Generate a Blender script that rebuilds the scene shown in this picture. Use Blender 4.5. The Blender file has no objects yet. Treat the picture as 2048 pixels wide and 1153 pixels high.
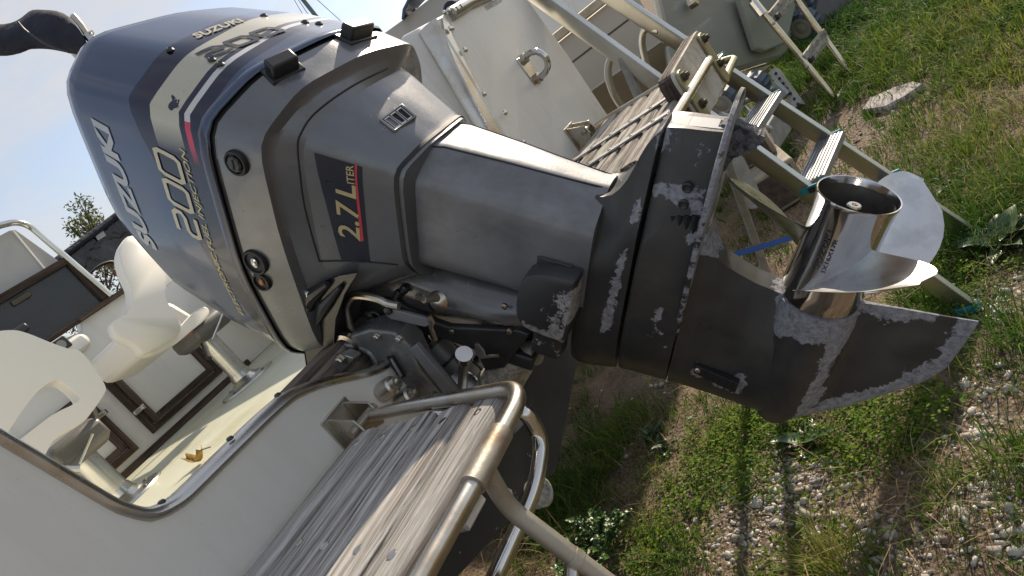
import bpy, bmesh, math, random
import numpy as np
from mathutils import Vector, Matrix
from mathutils.bvhtree import BVHTree
random.seed(7); rng = np.random.default_rng(11)
scene = bpy.context.scene
COL = scene.collection

# ---------------------------------------------------------------- camera (held rolled, low at the port quarter of the boat)
FPX, PW, PH, CAMH = 1400.0, 2048, 1153, 1.35
def nrm(v):
    v = np.array(v, float); return v / np.linalg.norm(v)
_A = nrm((.385, .533, -.752)); _U = np.array((-.708, .694, .129)); _U = nrm(_U - _A * _U.dot(_A)); _F = np.cross(_U, _A)
_a = math.radians(9); _U = _U * math.cos(_a) - _F * math.sin(_a); _F = np.cross(_U, _A)
RC = np.stack([_A, _F, _U])              # camera axes -> world (x starboard, y forward, z up)
CAM = np.array([0, 0, CAMH])
cd = bpy.data.cameras.new('camera'); cam = bpy.data.objects.new('camera', cd); COL.objects.link(cam)
M = Matrix([list(RC[i]) + [CAM[i]] for i in range(3)] + [[0, 0, 0, 1]])
cam.matrix_world = M
cd.sensor_width = 36; cd.lens = FPX / PW * 36; cd.clip_start = .02; cd.clip_end = 500
scene.camera = cam

# ---------------------------------------------------------------- sky and sun
SUN_EL, SUN_DIR_XY = math.radians(33), (1.0, -0.02)
sx, sy = nrm(SUN_DIR_XY)
SUN = np.array([sx * math.cos(SUN_EL), sy * math.cos(SUN_EL), math.sin(SUN_EL)])
w = bpy.data.worlds.new('World'); scene.world = w; w.use_nodes = True
nt = w.node_tree; N = nt.nodes; LK = nt.links; N.clear()
out = N.new('ShaderNodeOutputWorld'); bg = N.new('ShaderNodeBackground'); bg.inputs['Strength'].default_value = .096
sky = N.new('ShaderNodeTexSky'); sky.sky_type = 'NISHITA'; sky.sun_disc = False
sky.sun_elevation = SUN_EL; sky.sun_rotation = math.atan2(sx, sy); sky.air_density = 1.0; sky.dust_density = 1.0
tc = N.new('ShaderNodeTexCoord'); mp = N.new('ShaderNodeMapping'); mp.inputs['Scale'].default_value = (2.2, 2.2, 6.5)
nz = N.new('ShaderNodeTexNoise'); nz.inputs['Scale'].default_value = 1.6; nz.inputs['Detail'].default_value = 7; nz.inputs['Roughness'].default_value = .58
cr = N.new('ShaderNodeValToRGB'); cr.color_ramp.elements[0].position = .40; cr.color_ramp.elements[1].position = .70
cr.color_ramp.elements[0].color = (0.30,) * 3 + (1,); cr.color_ramp.elements[1].color = (.9,) * 3 + (1,)
mx = N.new('ShaderNodeMix'); mx.data_type = 'RGBA'; mx.inputs['B'].default_value = (4.2, 4.05, 3.95, 1)
LK.new(tc.outputs['Generated'], mp.inputs['Vector']); LK.new(mp.outputs['Vector'], nz.inputs['Vector'])
LK.new(nz.outputs['Fac'], cr.inputs['Fac']); LK.new(cr.outputs['Color'], mx.inputs['Factor'])
LK.new(sky.outputs['Color'], mx.inputs['A']); LK.new(mx.outputs['Result'], bg.inputs['Color']); LK.new(bg.outputs['Background'], out.inputs['Surface'])
sl = bpy.data.lights.new('sun', 'SUN'); sl.energy = 3.4; sl.angle = math.radians(.7); sl.color = (1, .86, .68)
so = bpy.data.objects.new('sun', sl); COL.objects.link(so)
so.rotation_euler = Vector(SUN).to_track_quat('Z', 'Y').to_euler(); so.location = (4, 2, 6)
scene.view_settings.view_transform = 'Standard'; scene.view_settings.look = 'None'
scene.view_settings.exposure = 0.90; scene.view_settings.gamma = 1; scene.view_settings.use_curve_mapping = False
scene.render.engine = 'CYCLES'

# ---------------------------------------------------------------- measuring helpers: photo pixel -> point on a known plane of the place
def ray(px, py):
    return RC @ np.array(((px - PW / 2) / FPX, -(py - PH / 2) / FPX, -1.))
def hit(px, py, pt, n):
    r = ray(px, py); n = np.array(n, float); t = np.dot(np.array(pt, float) - CAM, n) / np.dot(r, n); return CAM + r * t
def PX(px, py, x): return hit(px, py, (x, 0, 0), (1, 0, 0))
def PY(px, py, y): return hit(px, py, (0, y, 0), (0, 1, 0))
def PZ(px, py, z): return hit(px, py, (0, 0, z), (0, 0, 1))
def PD(px, py, t): return CAM + ray(px, py) * t
# motor frame: D down the leg, P aft along the propeller shaft, L to port; origin at the propeller
TH = math.radians(45.5)
ED = np.array((0, -math.sin(TH), -math.cos(TH))); EP = np.array((0, -math.cos(TH), math.sin(TH))); EL = np.array((-1., 0, 0))
EO = CAM + ray(1635, 598) * 1.05
def eng(px, py, l):
    q = hit(px, py, EO + EL * l, EL) - EO; return float(q @ ED), float(q @ EP)
def engp(px, py, p):
    q = hit(px, py, EO + EP * p, EP) - EO; return float(q @ ED), float(q @ EL)
def E2W(d, p, l): return EO + ED * d + EP * p + EL * l

# ---------------------------------------------------------------- materials
def mat(name, col, rough=.5, metal=0., col2=None, scale=6., lo=.35, hi=.65, rv=.15, bump=0., bscale=80., stretch=None, spec=.5, coat=0., detail=6, emis=None, bdist=.002, trans=0., objrand=0.):
    m = bpy.data.materials.new(name); m.use_nodes = True
    nt = m.node_tree; N = nt.nodes; L = nt.links; b = N['Principled BSDF']
    tc = N.new('ShaderNodeTexCoord'); src = tc.outputs['Object']
    if stretch:
        mp = N.new('ShaderNodeMapping'); mp.inputs['Scale'].default_value = stretch; L.new(src, mp.inputs['Vector']); src = mp.outputs['Vector']
        if objrand:
            oi = N.new('ShaderNodeObjectInfo'); mu = N.new('ShaderNodeMath'); mu.operation = 'MULTIPLY'; mu.inputs[1].default_value = 37
            L.new(oi.outputs['Random'], mu.inputs[0]); L.new(mu.outputs[0], mp.inputs['Location'])
    nz = N.new('ShaderNodeTexNoise'); nz.inputs['Scale'].default_value = scale; nz.inputs['Detail'].default_value = detail; nz.inputs['Roughness'].default_value = .6
    L.new(src, nz.inputs['Vector'])
    cr = N.new('ShaderNodeValToRGB'); e = cr.color_ramp.elements
    e[0].position = lo; e[1].position = hi; e[0].color = (*col, 1); e[1].color = (*(col2 or tuple(c * .8 for c in col)), 1)
    L.new(nz.outputs['Fac'], cr.inputs['Fac']); L.new(cr.outputs['Color'], b.inputs['Base Color'])
    if objrand:
        hs = N.new('ShaderNodeHueSaturation'); oi2 = N.new('ShaderNodeObjectInfo'); mr2 = N.new('ShaderNodeMapRange')
        mr2.inputs['To Min'].default_value = 1 - objrand; mr2.inputs['To Max'].default_value = 1 + objrand
        L.new(oi2.outputs['Random'], mr2.inputs['Value']); L.new(mr2.outputs['Result'], hs.inputs['Value'])
        L.new(cr.outputs['Color'], hs.inputs['Color']); L.new(hs.outputs['Color'], b.inputs['Base Color'])
    mr = N.new('ShaderNodeMapRange'); mr.inputs['To Min'].default_value = max(0.02, rough - rv); mr.inputs['To Max'].default_value = min(1, rough + rv)
    n2 = N.new('ShaderNodeTexNoise'); n2.inputs['Scale'].default_value = scale * 2.3; n2.inputs['Detail'].default_value = 5; L.new(src, n2.inputs['Vector'])
    L.new(n2.outputs['Fac'], mr.inputs['Value']); L.new(mr.outputs['Result'], b.inputs['Roughness'])
    b.inputs['Metallic'].default_value = metal; b.inputs['Specular IOR Level'].default_value = spec
    if coat: b.inputs['Coat Weight'].default_value = coat; b.inputs['Coat Roughness'].default_value = .08
    if trans: b.inputs['Transmission Weight'].default_value = trans
    if bump:
        n3 = N.new('ShaderNodeTexNoise'); n3.inputs['Scale'].default_value = bscale; n3.inputs['Detail'].default_value = 6; L.new(src, n3.inputs['Vector'])
        bp = N.new('ShaderNodeBump'); bp.inputs['Strength'].default_value = bump; bp.inputs['Distance'].default_value = bdist
        L.new(n3.outputs['Fac'], bp.inputs['Height']); L.new(bp.outputs['Normal'], b.inputs['Normal'])
    return m
def bsdf(m): return m.node_tree.nodes['Principled BSDF']
def worn(name, col, under, rough=.4, metal=0., thr=.62, scale=26., col2=None, base_scale=5., under_rough=.75, coat=0., spec=.5, under_metal=.2):
    """paint that has flaked off to pitted alloy where the mesh's 'wear' attribute is high"""
    m = mat(name, col, rough, metal, col2, base_scale, coat=coat, spec=spec, bump=.25, bscale=220, bdist=.0006)
    nt = m.node_tree; N = nt.nodes; L = nt.links; b = bsdf(m)
    at = N.new('ShaderNodeAttribute'); at.attribute_name = 'wear'
    tc = N.new('ShaderNodeTexCoord'); nz = N.new('ShaderNodeTexNoise'); nz.inputs['Scale'].default_value = scale; nz.inputs['Detail'].default_value = 9; nz.inputs['Roughness'].default_value = .72
    L.new(tc.outputs['Object'], nz.inputs['Vector'])
    nzb = N.new('ShaderNodeTexNoise'); nzb.inputs['Scale'].default_value = scale * 4.5; nzb.inputs['Detail'].default_value = 6; L.new(tc.outputs['Object'], nzb.inputs['Vector'])
    mxn = N.new('ShaderNodeMath'); mxn.operation = 'MULTIPLY_ADD'; mxn.inputs[1].default_value = .20; L.new(nzb.outputs['Fac'], mxn.inputs[0])
    sc_ = N.new('ShaderNodeMath'); sc_.operation = 'MULTIPLY'; sc_.inputs[1].default_value = .80; L.new(nz.outputs['Fac'], sc_.inputs[0]); L.new(sc_.outputs[0], mxn.inputs[2])
    ad = N.new('ShaderNodeMath'); ad.operation = 'MULTIPLY_ADD'; ad.inputs[1].default_value = .62; L.new(at.outputs['Fac'], ad.inputs[0]); L.new(mxn.outputs[0], ad.inputs[2])
    mr = N.new('ShaderNodeMapRange'); mr.inputs['From Min'].default_value = thr + .1; mr.inputs['From Max'].default_value = thr + .125; L.new(ad.outputs[0], mr.inputs['Value'])
    pit = N.new('ShaderNodeTexNoise'); pit.inputs['Scale'].default_value = 110; pit.inputs['Detail'].default_value = 8; pit.inputs['Roughness'].default_value = .75; L.new(tc.outputs['Object'], pit.inputs['Vector'])
    pc = N.new('ShaderNodeValToRGB'); pc.color_ramp.elements[0].position = .34; pc.color_ramp.elements[1].position = .60
    pc.color_ramp.elements[0].color = (*[c * .38 for c in under], 1); pc.color_ramp.elements[1].color = (*under, 1); L.new(pit.outputs['Fac'], pc.inputs['Fac'])
    mx = N.new('ShaderNodeMix'); mx.data_type = 'RGBA'
    old = b.inputs['Base Color'].links[0].from_socket
    L.new(mr.outputs['Result'], mx.inputs['Factor']); L.new(old, mx.inputs['A']); L.new(pc.outputs['Color'], mx.inputs['B']); L.new(mx.outputs['Result'], b.inputs['Base Color'])
    rm = N.new('ShaderNodeMix'); rm.data_type = 'FLOAT'; oldr = b.inputs['Roughness'].links[0].from_socket
    L.new(mr.outputs['Result'], rm.inputs['Factor']); L.new(oldr, rm.inputs['A']); rm.inputs['B'].default_value = under_rough; L.new(rm.outputs['Result'], b.inputs['Roughness'])
    mm = N.new('ShaderNodeMix'); mm.data_type = 'FLOAT'; L.new(mr.outputs['Result'], mm.inputs['Factor']); mm.inputs['A'].default_value = metal; mm.inputs['B'].default_value = under_metal; L.new(mm.outputs['Result'], b.inputs['Metallic'])
    bp = N.new('ShaderNodeBump'); bp.inputs['Strength'].default_value = .8; bp.inputs['Distance'].default_value = .0012
    hm = N.new('ShaderNodeMath'); hm.operation = 'MULTIPLY'; L.new(mr.outputs['Result'], hm.inputs[0]); L.new(pit.outputs['Fac'], hm.inputs[1])
    hs = N.new('ShaderNodeMath'); hs.operation = 'MULTIPLY_ADD'; hs.inputs[1].default_value = -.7; L.new(mr.outputs['Result'], hs.inputs[0]); L.new(hm.outputs[0], hs.inputs[2])
    oldn = b.inputs['Normal'].links[0].from_socket if b.inputs['Normal'].links else None
    if oldn: L.new(oldn, bp.inputs['Normal'])
    L.new(hs.outputs[0], bp.inputs['Height']); L.new(bp.outputs['Normal'], b.inputs['Normal'])
    return m
def wood(name, c1, c2, axis='x', rough=.8, fine=70., bump=.5, objrand=.18, detail=12, crack=.75):
    """grain: broad streaks, fine fibres and dark open checks along one axis"""
    m = mat(name, c1, rough, 0, c2, 1.0, lo=.36, hi=.56, stretch={'x': (1.3, fine, fine), 'y': (fine, 1.3, fine), 'z': (fine, fine, 1.3)}[axis], objrand=objrand, detail=detail, spec=.25)
    nt = m.node_tree; N = nt.nodes; L = nt.links; b = bsdf(m); tc = N.new('ShaderNodeTexCoord'); oi = N.new('ShaderNodeObjectInfo'); mu = N.new('ShaderNodeMath'); mu.operation = 'MULTIPLY'; mu.inputs[1].default_value = 53; L.new(oi.outputs['Random'], mu.inputs[0])
    def nz(k, along, d_=8):
        mp = N.new('ShaderNodeMapping'); f = fine * k; mp.inputs['Scale'].default_value = {'x': (along, f, f), 'y': (f, along, f), 'z': (f, f, along)}[axis]; L.new(tc.outputs['Object'], mp.inputs['Vector']); L.new(mu.outputs[0], mp.inputs['Location'])
        n = N.new('ShaderNodeTexNoise'); n.inputs['Scale'].default_value = 1; n.inputs['Detail'].default_value = d_; n.inputs['Roughness'].default_value = .65; L.new(mp.outputs['Vector'], n.inputs['Vector']); return n.outputs['Fac']
    fib, chk = nz(4.2, 16., 5), nz(2.2, 5.5, 4)
    r1 = N.new('ShaderNodeMapRange'); r1.inputs['From Min'].default_value = .35; r1.inputs['From Max'].default_value = .65; r1.inputs['To Min'].default_value = .62; r1.inputs['To Max'].default_value = 1.12; L.new(fib, r1.inputs['Value'])
    r2 = N.new('ShaderNodeMapRange'); r2.inputs['From Min'].default_value = .36; r2.inputs['From Max'].default_value = .42; r2.inputs['To Min'].default_value = 1 - crack; r2.inputs['To Max'].default_value = 1.; L.new(chk, r2.inputs['Value'])
    mm = N.new('ShaderNodeMath'); mm.operation = 'MULTIPLY'; L.new(r1.outputs['Result'], mm.inputs[0]); L.new(r2.outputs['Result'], mm.inputs[1])
    x = N.new('ShaderNodeMix'); x.data_type = 'RGBA'; x.blend_type = 'MULTIPLY'; x.inputs['Factor'].default_value = 1; L.new(b.inputs['Base Color'].links[0].from_socket, x.inputs['A']); L.new(mm.outputs[0], x.inputs['B']); L.new(x.outputs['Result'], b.inputs['Base Color'])
    bp = N.new('ShaderNodeBump'); bp.inputs['Strength'].default_value = bump; bp.inputs['Distance'].default_value = .0022; L.new(mm.outputs[0], bp.inputs['Height']); L.new(bp.outputs['Normal'], b.inputs['Normal'])
    return m

def stain(m, stretch, amount=.25, lo=.42, hi=.68, tone=(.55, .48, .36), scale=1.):
    """water marks and grime laid over a paint: a stretched noise multiplied in, with fine specks"""
    nt = m.node_tree; N = nt.nodes; L = nt.links; b = bsdf(m); tc = N.new('ShaderNodeTexCoord'); mp = N.new('ShaderNodeMapping'); mp.inputs['Scale'].default_value = stretch; L.new(tc.outputs['Object'], mp.inputs['Vector'])
    n = N.new('ShaderNodeTexNoise'); n.inputs['Scale'].default_value = scale; n.inputs['Detail'].default_value = 9; n.inputs['Roughness'].default_value = .68; L.new(mp.outputs['Vector'], n.inputs['Vector'])
    r = N.new('ShaderNodeMapRange'); r.inputs['From Min'].default_value = lo; r.inputs['From Max'].default_value = hi; r.inputs['To Max'].default_value = amount; L.new(n.outputs['Fac'], r.inputs['Value'])
    s = N.new('ShaderNodeTexNoise'); s.inputs['Scale'].default_value = 95; s.inputs['Detail'].default_value = 2; L.new(tc.outputs['Object'], s.inputs['Vector'])
    r2 = N.new('ShaderNodeMapRange'); r2.inputs['From Min'].default_value = .735; r2.inputs['From Max'].default_value = .77; r2.inputs['To Max'].default_value = .7; L.new(s.outputs['Fac'], r2.inputs['Value'])
    mx = N.new('ShaderNodeMath'); mx.operation = 'MAXIMUM'; L.new(r.outputs['Result'], mx.inputs[0]); L.new(r2.outputs['Result'], mx.inputs[1])
    x = N.new('ShaderNodeMix'); x.data_type = 'RGBA'; x.blend_type = 'MULTIPLY'; L.new(mx.outputs[0], x.inputs['Factor']); L.new(b.inputs['Base Color'].links[0].from_socket, x.inputs['A']); x.inputs['B'].default_value = (*tone, 1); L.new(x.outputs['Result'], b.inputs['Base Color'])
    rr = b.inputs['Roughness'].links[0].from_socket; a = N.new('ShaderNodeMath'); a.operation = 'MULTIPLY_ADD'; a.inputs[1].default_value = .5; L.new(mx.outputs[0], a.inputs[0]); L.new(rr, a.inputs[2]); L.new(a.outputs[0], b.inputs['Roughness'])
    return m
MT = {}
MT['gunmetal'] = mat('gunmetal_paint', (.19, .197, .21), .28, .4, (.155, .16, .17), 5, coat=.35, bump=.06, bscale=400, bdist=.0003)
MT['leg'] = mat('leg_paint', (.20, .208, .222), .38, .25, (.14, .145, .155), 9, lo=.4, hi=.62, coat=.1, bump=.1, bscale=300, bdist=.0004)
MT['black'] = mat('black_plastic', (.016, .016, .018), .42, 0, (.026, .026, .027), 9, bump=.15, bscale=300, bdist=.0005)
MT['rubber'] = mat('black_rubber', (.012, .012, .013), .6, 0)
MT['satin_black'] = mat('satin_black_metal', (.030, .031, .033), .36, .2, (.05, .05, .05), 12, bump=.15, bscale=200, bdist=.0005)
MT['steel'] = mat('stainless_steel', (.62, .61, .58), .16, 1, (.5, .49, .46), 9, rv=.08, bump=.05, bscale=140, bdist=.0004)
MT['polished'] = mat('polished_steel', (.56, .555, .55), .11, 1, (.50, .50, .51), 11, rv=.07, bump=.03, bscale=60, bdist=.0004)
MT['oldsteel'] = mat('weathered_stainless', (.55, .53, .48), .3, 1, (.36, .26, .15), 9, lo=.45, hi=.8, rv=.15, bump=.25, bscale=150, bdist=.0006)
MT['chalksteel'] = mat('chalky_tube', (.40, .37, .31), .46, .7, (.22, .15, .095), 16, lo=.44, hi=.72, rv=.18, bump=.5, bscale=240, bdist=.0006)
MT['galv'] = mat('galvanised_steel', (.42, .43, .44), .5, .8, (.3, .3, .3), 20, bump=.2, bscale=120)
MT['alu'] = mat('brushed_aluminium', (.62, .62, .58), .3, 1, (.5, .5, .47), 8, rv=.1, bump=.1, bscale=200, bdist=.0003)
MT['gold'] = mat('gold_print', (.50, .43, .24), .42, .25, (.44, .38, .21), 9)
MT['palegold'] = mat('pale_gold_print', (.52, .48, .36), .4, .1, (.44, .41, .31), 9)
MT['silver'] = mat('silver_print', (.42, .43, .45), .36, .45, (.36, .37, .38), 9)
MT['red'] = mat('red_print', (.55, .05, .07), .4)
MT['navyprint'] = mat('navy_decal', (.012, .016, .032), .34, 0, (.016, .02, .036), 9)
MT['copper'] = mat('copper_plug', (.42, .17, .09), .4, .7)
MT['satin'] = mat('satin_steel', (.62, .62, .61), .30, 1, (.44, .435, .43), 22, lo=.45, hi=.75, rv=.12, bump=.12, bscale=240, bdist=.0004)
MT['etched'] = mat('etched_letters', (.10, .10, .11), .5, .6)
# ---------------------------------------------------------------- building helpers
def setp(o, label=None, cat=None, group=None, kind=None):
    if label: o['label'] = label
    if cat: o['category'] = cat
    if group: o['group'] = group
    if kind: o['kind'] = kind
    return o
def thing(name, loc, label, cat, group=None, matrix=None):
    o = bpy.data.objects.new(name, None); COL.objects.link(o); o.empty_display_size = .1
    o.matrix_world = matrix if matrix is not None else Matrix.Translation(Vector([float(c) for c in loc]))
    o['_own'] = 1 if matrix is not None else 0
    return setp(o, label, cat, group)
class MB:
    def __init__(s): s.v = []; s.f = []; s.mi = []
    def add(s, vs, fs, mi=0):
        k = len(s.v); s.v.extend([tuple(map(float, v)) for v in vs]); s.f.extend([tuple(i + k for i in f) for f in fs]); s.mi.extend([mi] * len(fs)); return s
    def ring_loft(s, rings, mi=0, cap0=True, cap1=True, closed=True):
        n = len(rings[0]); k = len(s.v)
        for r in rings: s.v.extend([tuple(map(float, v)) for v in r])
        for i in range(len(rings) - 1):
            for j in range(n if closed else n - 1):
                a = k + i * n + j; b = k + i * n + (j + 1) % n; s.f.append((a, b, b + n, a + n)); s.mi.append(mi)
        if cap0: s.f.append(tuple(k + j for j in reversed(range(n)))); s.mi.append(mi)
        if cap1: s.f.append(tuple(k + (len(rings) - 1) * n + j for j in range(n))); s.mi.append(mi)
        return s
    def prism(s, poly, vec, mi=0, bev=0.):
        """polygon (3D points) extruded along vec"""
        p = np.array(poly, float); v = np.array(vec, float)
        if bev:
            c = p.mean(0); L = np.linalg.norm(v); q = v / L * bev
            d = c - p; ln = np.linalg.norm(d, axis=1)[:, None]; inn = p + d / np.maximum(ln, 1e-6) * bev * 1.2
            return s.ring_loft([inn, p + q, p + v - q, inn + v], mi)
        return s.ring_loft([p, p + v], mi)
    def box(s, c, size, ax=None, mi=0, bev=0.):
        c = np.array(c, float); ax = np.eye(3) if ax is None else np.array([nrm(a) for a in ax]); h = np.array(size) / 2
        poly = [c - ax[2] * h[2] + ax[0] * a * h[0] + ax[1] * b * h[1] for a, b in ((-1, -1), (1, -1), (1, 1), (-1, 1))]
        return s.prism(poly, ax[2] * size[2], mi, bev)
    def tube(s, pts, r, n=12, mi=0, cap=True, squash=None):
        P = [np.array(p, float) for p in pts]; R = r if hasattr(r, '__len__') else [r] * len(P)
        T = [nrm(P[min(i + 1, len(P) - 1)] - P[max(i - 1, 0)]) for i in range(len(P))]
        u = np.cross(T[0], (0, 0, 1.)); u = np.cross(T[0], (1., 0, 0)) if np.linalg.norm(u) < .1 else u; u = nrm(u); rings = []
        for p, t, rr in zip(P, T, R):
            u = nrm(u - t * u.dot(t)); w = np.cross(t, u)
            rings.append([p + (u * math.cos(a) + w * math.sin(a)) * rr for a in np.linspace(0, 2 * math.pi, n, endpoint=False)])
        return s.ring_loft(rings, mi, cap, cap)
    def cyl(s, a, b, r, n=16, mi=0, r2=None): return s.tube([a, b], [r, r if r2 is None else r2], n, mi)
    def lathe(s, o, ax, prof, n=24, mi=0, cap=True):
        """prof: list of (along, radius)"""
        o = np.array(o, float); ax = nrm(ax); u = np.cross(ax, (0, 0, 1.)); u = np.cross(ax, (1., 0, 0)) if np.linalg.norm(u) < .1 else u; u = nrm(u); w = np.cross(ax, u)
        rings = [[o + ax * h + (u * math.cos(a) + w * math.sin(a)) * max(r, 1e-4) for a in np.linspace(0, 2 * math.pi, n, endpoint=False)] for h, r in prof]
        return s.ring_loft(rings, mi, cap, cap)
    def ell(s, c, r, n=10, mi=0):
        c = np.array(c, float); r = np.array(r if hasattr(r, '__len__') else (r,) * 3, float); rings = []
        for a in np.linspace(-math.pi / 2 + .12, math.pi / 2 - .12, n // 2 + 1):
            rings.append([c + r * np.array((math.cos(a) * math.cos(b), math.cos(a) * math.sin(b), math.sin(a))) for b in np.linspace(0, 2 * math.pi, n, endpoint=False)])
        return s.ring_loft(rings, mi)
    def grid(s, G, mi=0):
        n = len(G); m = len(G[0]); k = len(s.v)
        for r in G: s.v.extend([tuple(map(float, v)) for v in r])
        for i in range(n - 1):
            for j in range(m - 1):
                a = k + i * m + j; s.f.append((a, a + 1, a + m + 1, a + m)); s.mi.append(mi)
        return s
    def build(s, name, mats, parent=None, smooth=True, angle=35., bevel=0., sub=0, label=None, kind=None, attr=None, solid=0., local=False, flip=False):
        me = bpy.data.meshes.new(name); me.from_pydata(s.v, [], s.f)
        for m in (mats if isinstance(mats, (list, tuple)) else [mats]): me.materials.append(m)
        if any(s.mi): me.polygons.foreach_set('material_index', s.mi)
        bm = bmesh.new(); bm.from_mesh(me); bmesh.ops.remove_doubles(bm, verts=bm.verts, dist=1e-5); bmesh.ops.recalc_face_normals(bm, faces=bm.faces); bm.to_mesh(me); bm.free()
        me.update()
        if smooth: me.shade_smooth(); me.set_sharp_from_angle(angle=math.radians(angle))
        if attr:
            co = np.zeros(len(me.vertices) * 3); me.vertices.foreach_get('co', co)
            a = me.attributes.new('wear', 'FLOAT', 'POINT'); a.data.foreach_set('value', attr(co.reshape(-1, 3)).astype(np.float32))
        o = bpy.data.objects.new(name, me); COL.objects.link(o)
        if parent is not None:
            o.parent = parent
            if parent.type == 'EMPTY' and not parent.get('_own'): o.matrix_parent_inverse = parent.matrix_world.inverted()
        if solid: md = o.modifiers.new('solid', 'SOLIDIFY'); md.thickness = solid; md.offset = 0
        if bevel: md = o.modifiers.new('bevel', 'BEVEL'); md.width = bevel; md.segments = 2; md.limit_method = 'ANGLE'; md.angle_limit = math.radians(40)
        if sub: md = o.modifiers.new('sub', 'SUBSURF'); md.levels = sub; md.render_levels = sub
        if label: o['label'] = label
        if kind: o['kind'] = kind
        return o
def smooth_path(pts, n=8, closed=False):
    P = [np.array(p, float) for p in pts]; out = []; m = len(P)
    for i in range(m if closed else m - 1):
        g = (lambda k: P[k % m]) if closed else (lambda k: P[min(max(k, 0), m - 1)])
        p0, p1, p2, p3 = g(i - 1), g(i), g(i + 1), g(i + 2)
        for t in np.linspace(0, 1, n, endpoint=False):
            out.append(.5 * ((2 * p1) + (-p0 + p2) * t + (2 * p0 - 5 * p1 + 4 * p2 - p3) * t * t + (-p0 + 3 * p1 - 3 * p2 + p3) * t ** 3))
    if not closed: out.append(P[-1])
    return out
def fillet_path(pts, r, n=6):
    P = [np.array(p, float) for p in pts]; out = [P[0]]
    for i in range(1, len(P) - 1):
        a, b, c = P[i - 1], P[i], P[i + 1]; rr = min(r, .45 * np.linalg.norm(a - b), .45 * np.linalg.norm(c - b))
        s, e = b + nrm(a - b) * rr, b + nrm(c - b) * rr
        for t in np.linspace(0, 1, n + 1): out.append((1 - t) ** 2 * s + 2 * t * (1 - t) * b + t * t * e)
    out.append(P[-1]); return out
def seg_dist(pts, lines):
    """distance of 2D points to a set of polylines"""
    d = np.full(len(pts), 9.)
    for ln in lines:
        ln = np.array(ln, float)
        for a, b in zip(ln[:-1], ln[1:]):
            ab = b - a; t = np.clip(((pts - a) @ ab) / max(ab @ ab, 1e-9), 0, 1); d = np.minimum(d, np.linalg.norm(pts - (a + t[:, None] * ab), axis=1))
    return d
_tc = {}
def text_mesh(s, bold=0., shear=0.):
    k = (s, bold, shear)
    if k not in _tc:
        c = bpy.data.curves.new('lettering', 'FONT'); c.body = s; c.offset = bold; c.shear = shear; c.resolution_u = 3; c.fill_mode = 'FRONT'
        o = bpy.data.objects.new('lettering', c); COL.objects.link(o); dg = bpy.context.evaluated_depsgraph_get(); ev = o.evaluated_get(dg); me = ev.to_mesh()
        bm = bmesh.new(); bm.from_mesh(me); bmesh.ops.triangulate(bm, faces=bm.faces)
        for _ in range(3):
            ed = [e for e in bm.edges if e.calc_length() > .10]
            if ed: bmesh.ops.subdivide_edges(bm, edges=ed, cuts=1, use_grid_fill=False); bmesh.ops.triangulate(bm, faces=bm.faces)
        bm.verts.ensure_lookup_table(); V = np.array([v.co[:2] for v in bm.verts]); Fc = [tuple(v.index for v in f.verts) for f in bm.faces]
        bm.free(); ev.to_mesh_clear(); bpy.data.objects.remove(o); bpy.data.curves.remove(c)
        V[:, 0] -= V[:, 0].min(); V[:, 0] /= V[:, 0].max(); V[:, 1] -= V[:, 1].min(); V[:, 1] /= V[:, 1].max(); _tc[k] = (V, Fc)
    return _tc[k]
# ---------------------------------------------------------------- the outboard motor (local axes: x down the leg, y aft, z port)
Mm = Matrix([[ED[i], EP[i], EL[i], EO[i]] for i in range(3)] + [[0, 0, 0, 1]])
motor = thing('outboard_motor', EO, 'large grey and navy outboard motor tilted up on the boat transom', 'outboard motor', matrix=Mm)
def E3(px, py, l): return (*eng(px, py, l), l)
def dense_ring(half, sub=6, passes=2, tilt=0., l0=.2):
    full = [np.array((d, p, l)) for l, p, d in half] + [np.array((d, p, -l)) for l, p, d in reversed(half[1:-1])]
    out = []; n = len(full)
    for i in range(n):
        for t in np.linspace(0, 1, sub, endpoint=False): out.append(full[i] * (1 - t) + full[(i + 1) % n] * t)
    R = np.array(out)
    R[:, 0] += tilt * np.clip(l0 - R[:, 2], 0, 9) * np.clip((R[:, 1] + .05) / .15, 0, 1)
    for _ in range(passes): R = (np.roll(R, 1, 0) + 2 * R + np.roll(R, -1, 0)) / 4
    return R
def loft_stations(sts, steps):
    rings = []
    for i in range(len(sts) - 1):
        for t in np.linspace(0, 1, steps[i], endpoint=False): rings.append(sts[i] * (1 - t) + sts[i + 1] * t)
    rings.append(sts[-1]); return rings
def inset(R, k, dd):
    c = R.mean(0); Q = R.copy(); Q[:, 1:] = c[1:] + (R[:, 1:] - c[1:]) * k; Q[:, 0] += dd; return Q
# (lateral, fore-aft, height) of the rim where the cowl meets the lower cowl, up to the crown
SEAM = [(0, -.385, -.858), (.10, -.370, -.862), (.185, -.300, -.872), (.222, -.10, -.900), (.222, .155, -.918), (.148, .228, -.868), (0, .252, -.850)]
TOPR = [(0, -.33, -1.00), (.09, -.32, -1.02), (.165, -.262, -1.125), (.198, -.10, -1.196), (.203, .155, -1.215), (.135, .222, -1.235), (0, .238, -1.215)]
TS = dict(tilt=.13, l0=.14)
seam = dense_ring(SEAM, **TS); topr = dense_ring(TOPR, tilt=.33)
mid = (seam + topr) / 2; mid[:, 1:] = mid[:, 1:].mean(0) + (mid[:, 1:] - mid[:, 1:].mean(0)) * 1.022
cow = MB().ring_loft(loft_stations([inset(seam, 1.004, .004), inset(seam, 1.014, .001), inset(seam, 1.014, -.010), inset(seam, 1.002, -.018)], [1, 2, 2]) +
                     loft_stations([seam * .93 + mid * .07, mid, topr], [8, 10]) + [inset(topr, .955, -.022), inset(topr, .80, -.036), inset(topr, .4, -.046)], cap0=False)

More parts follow.
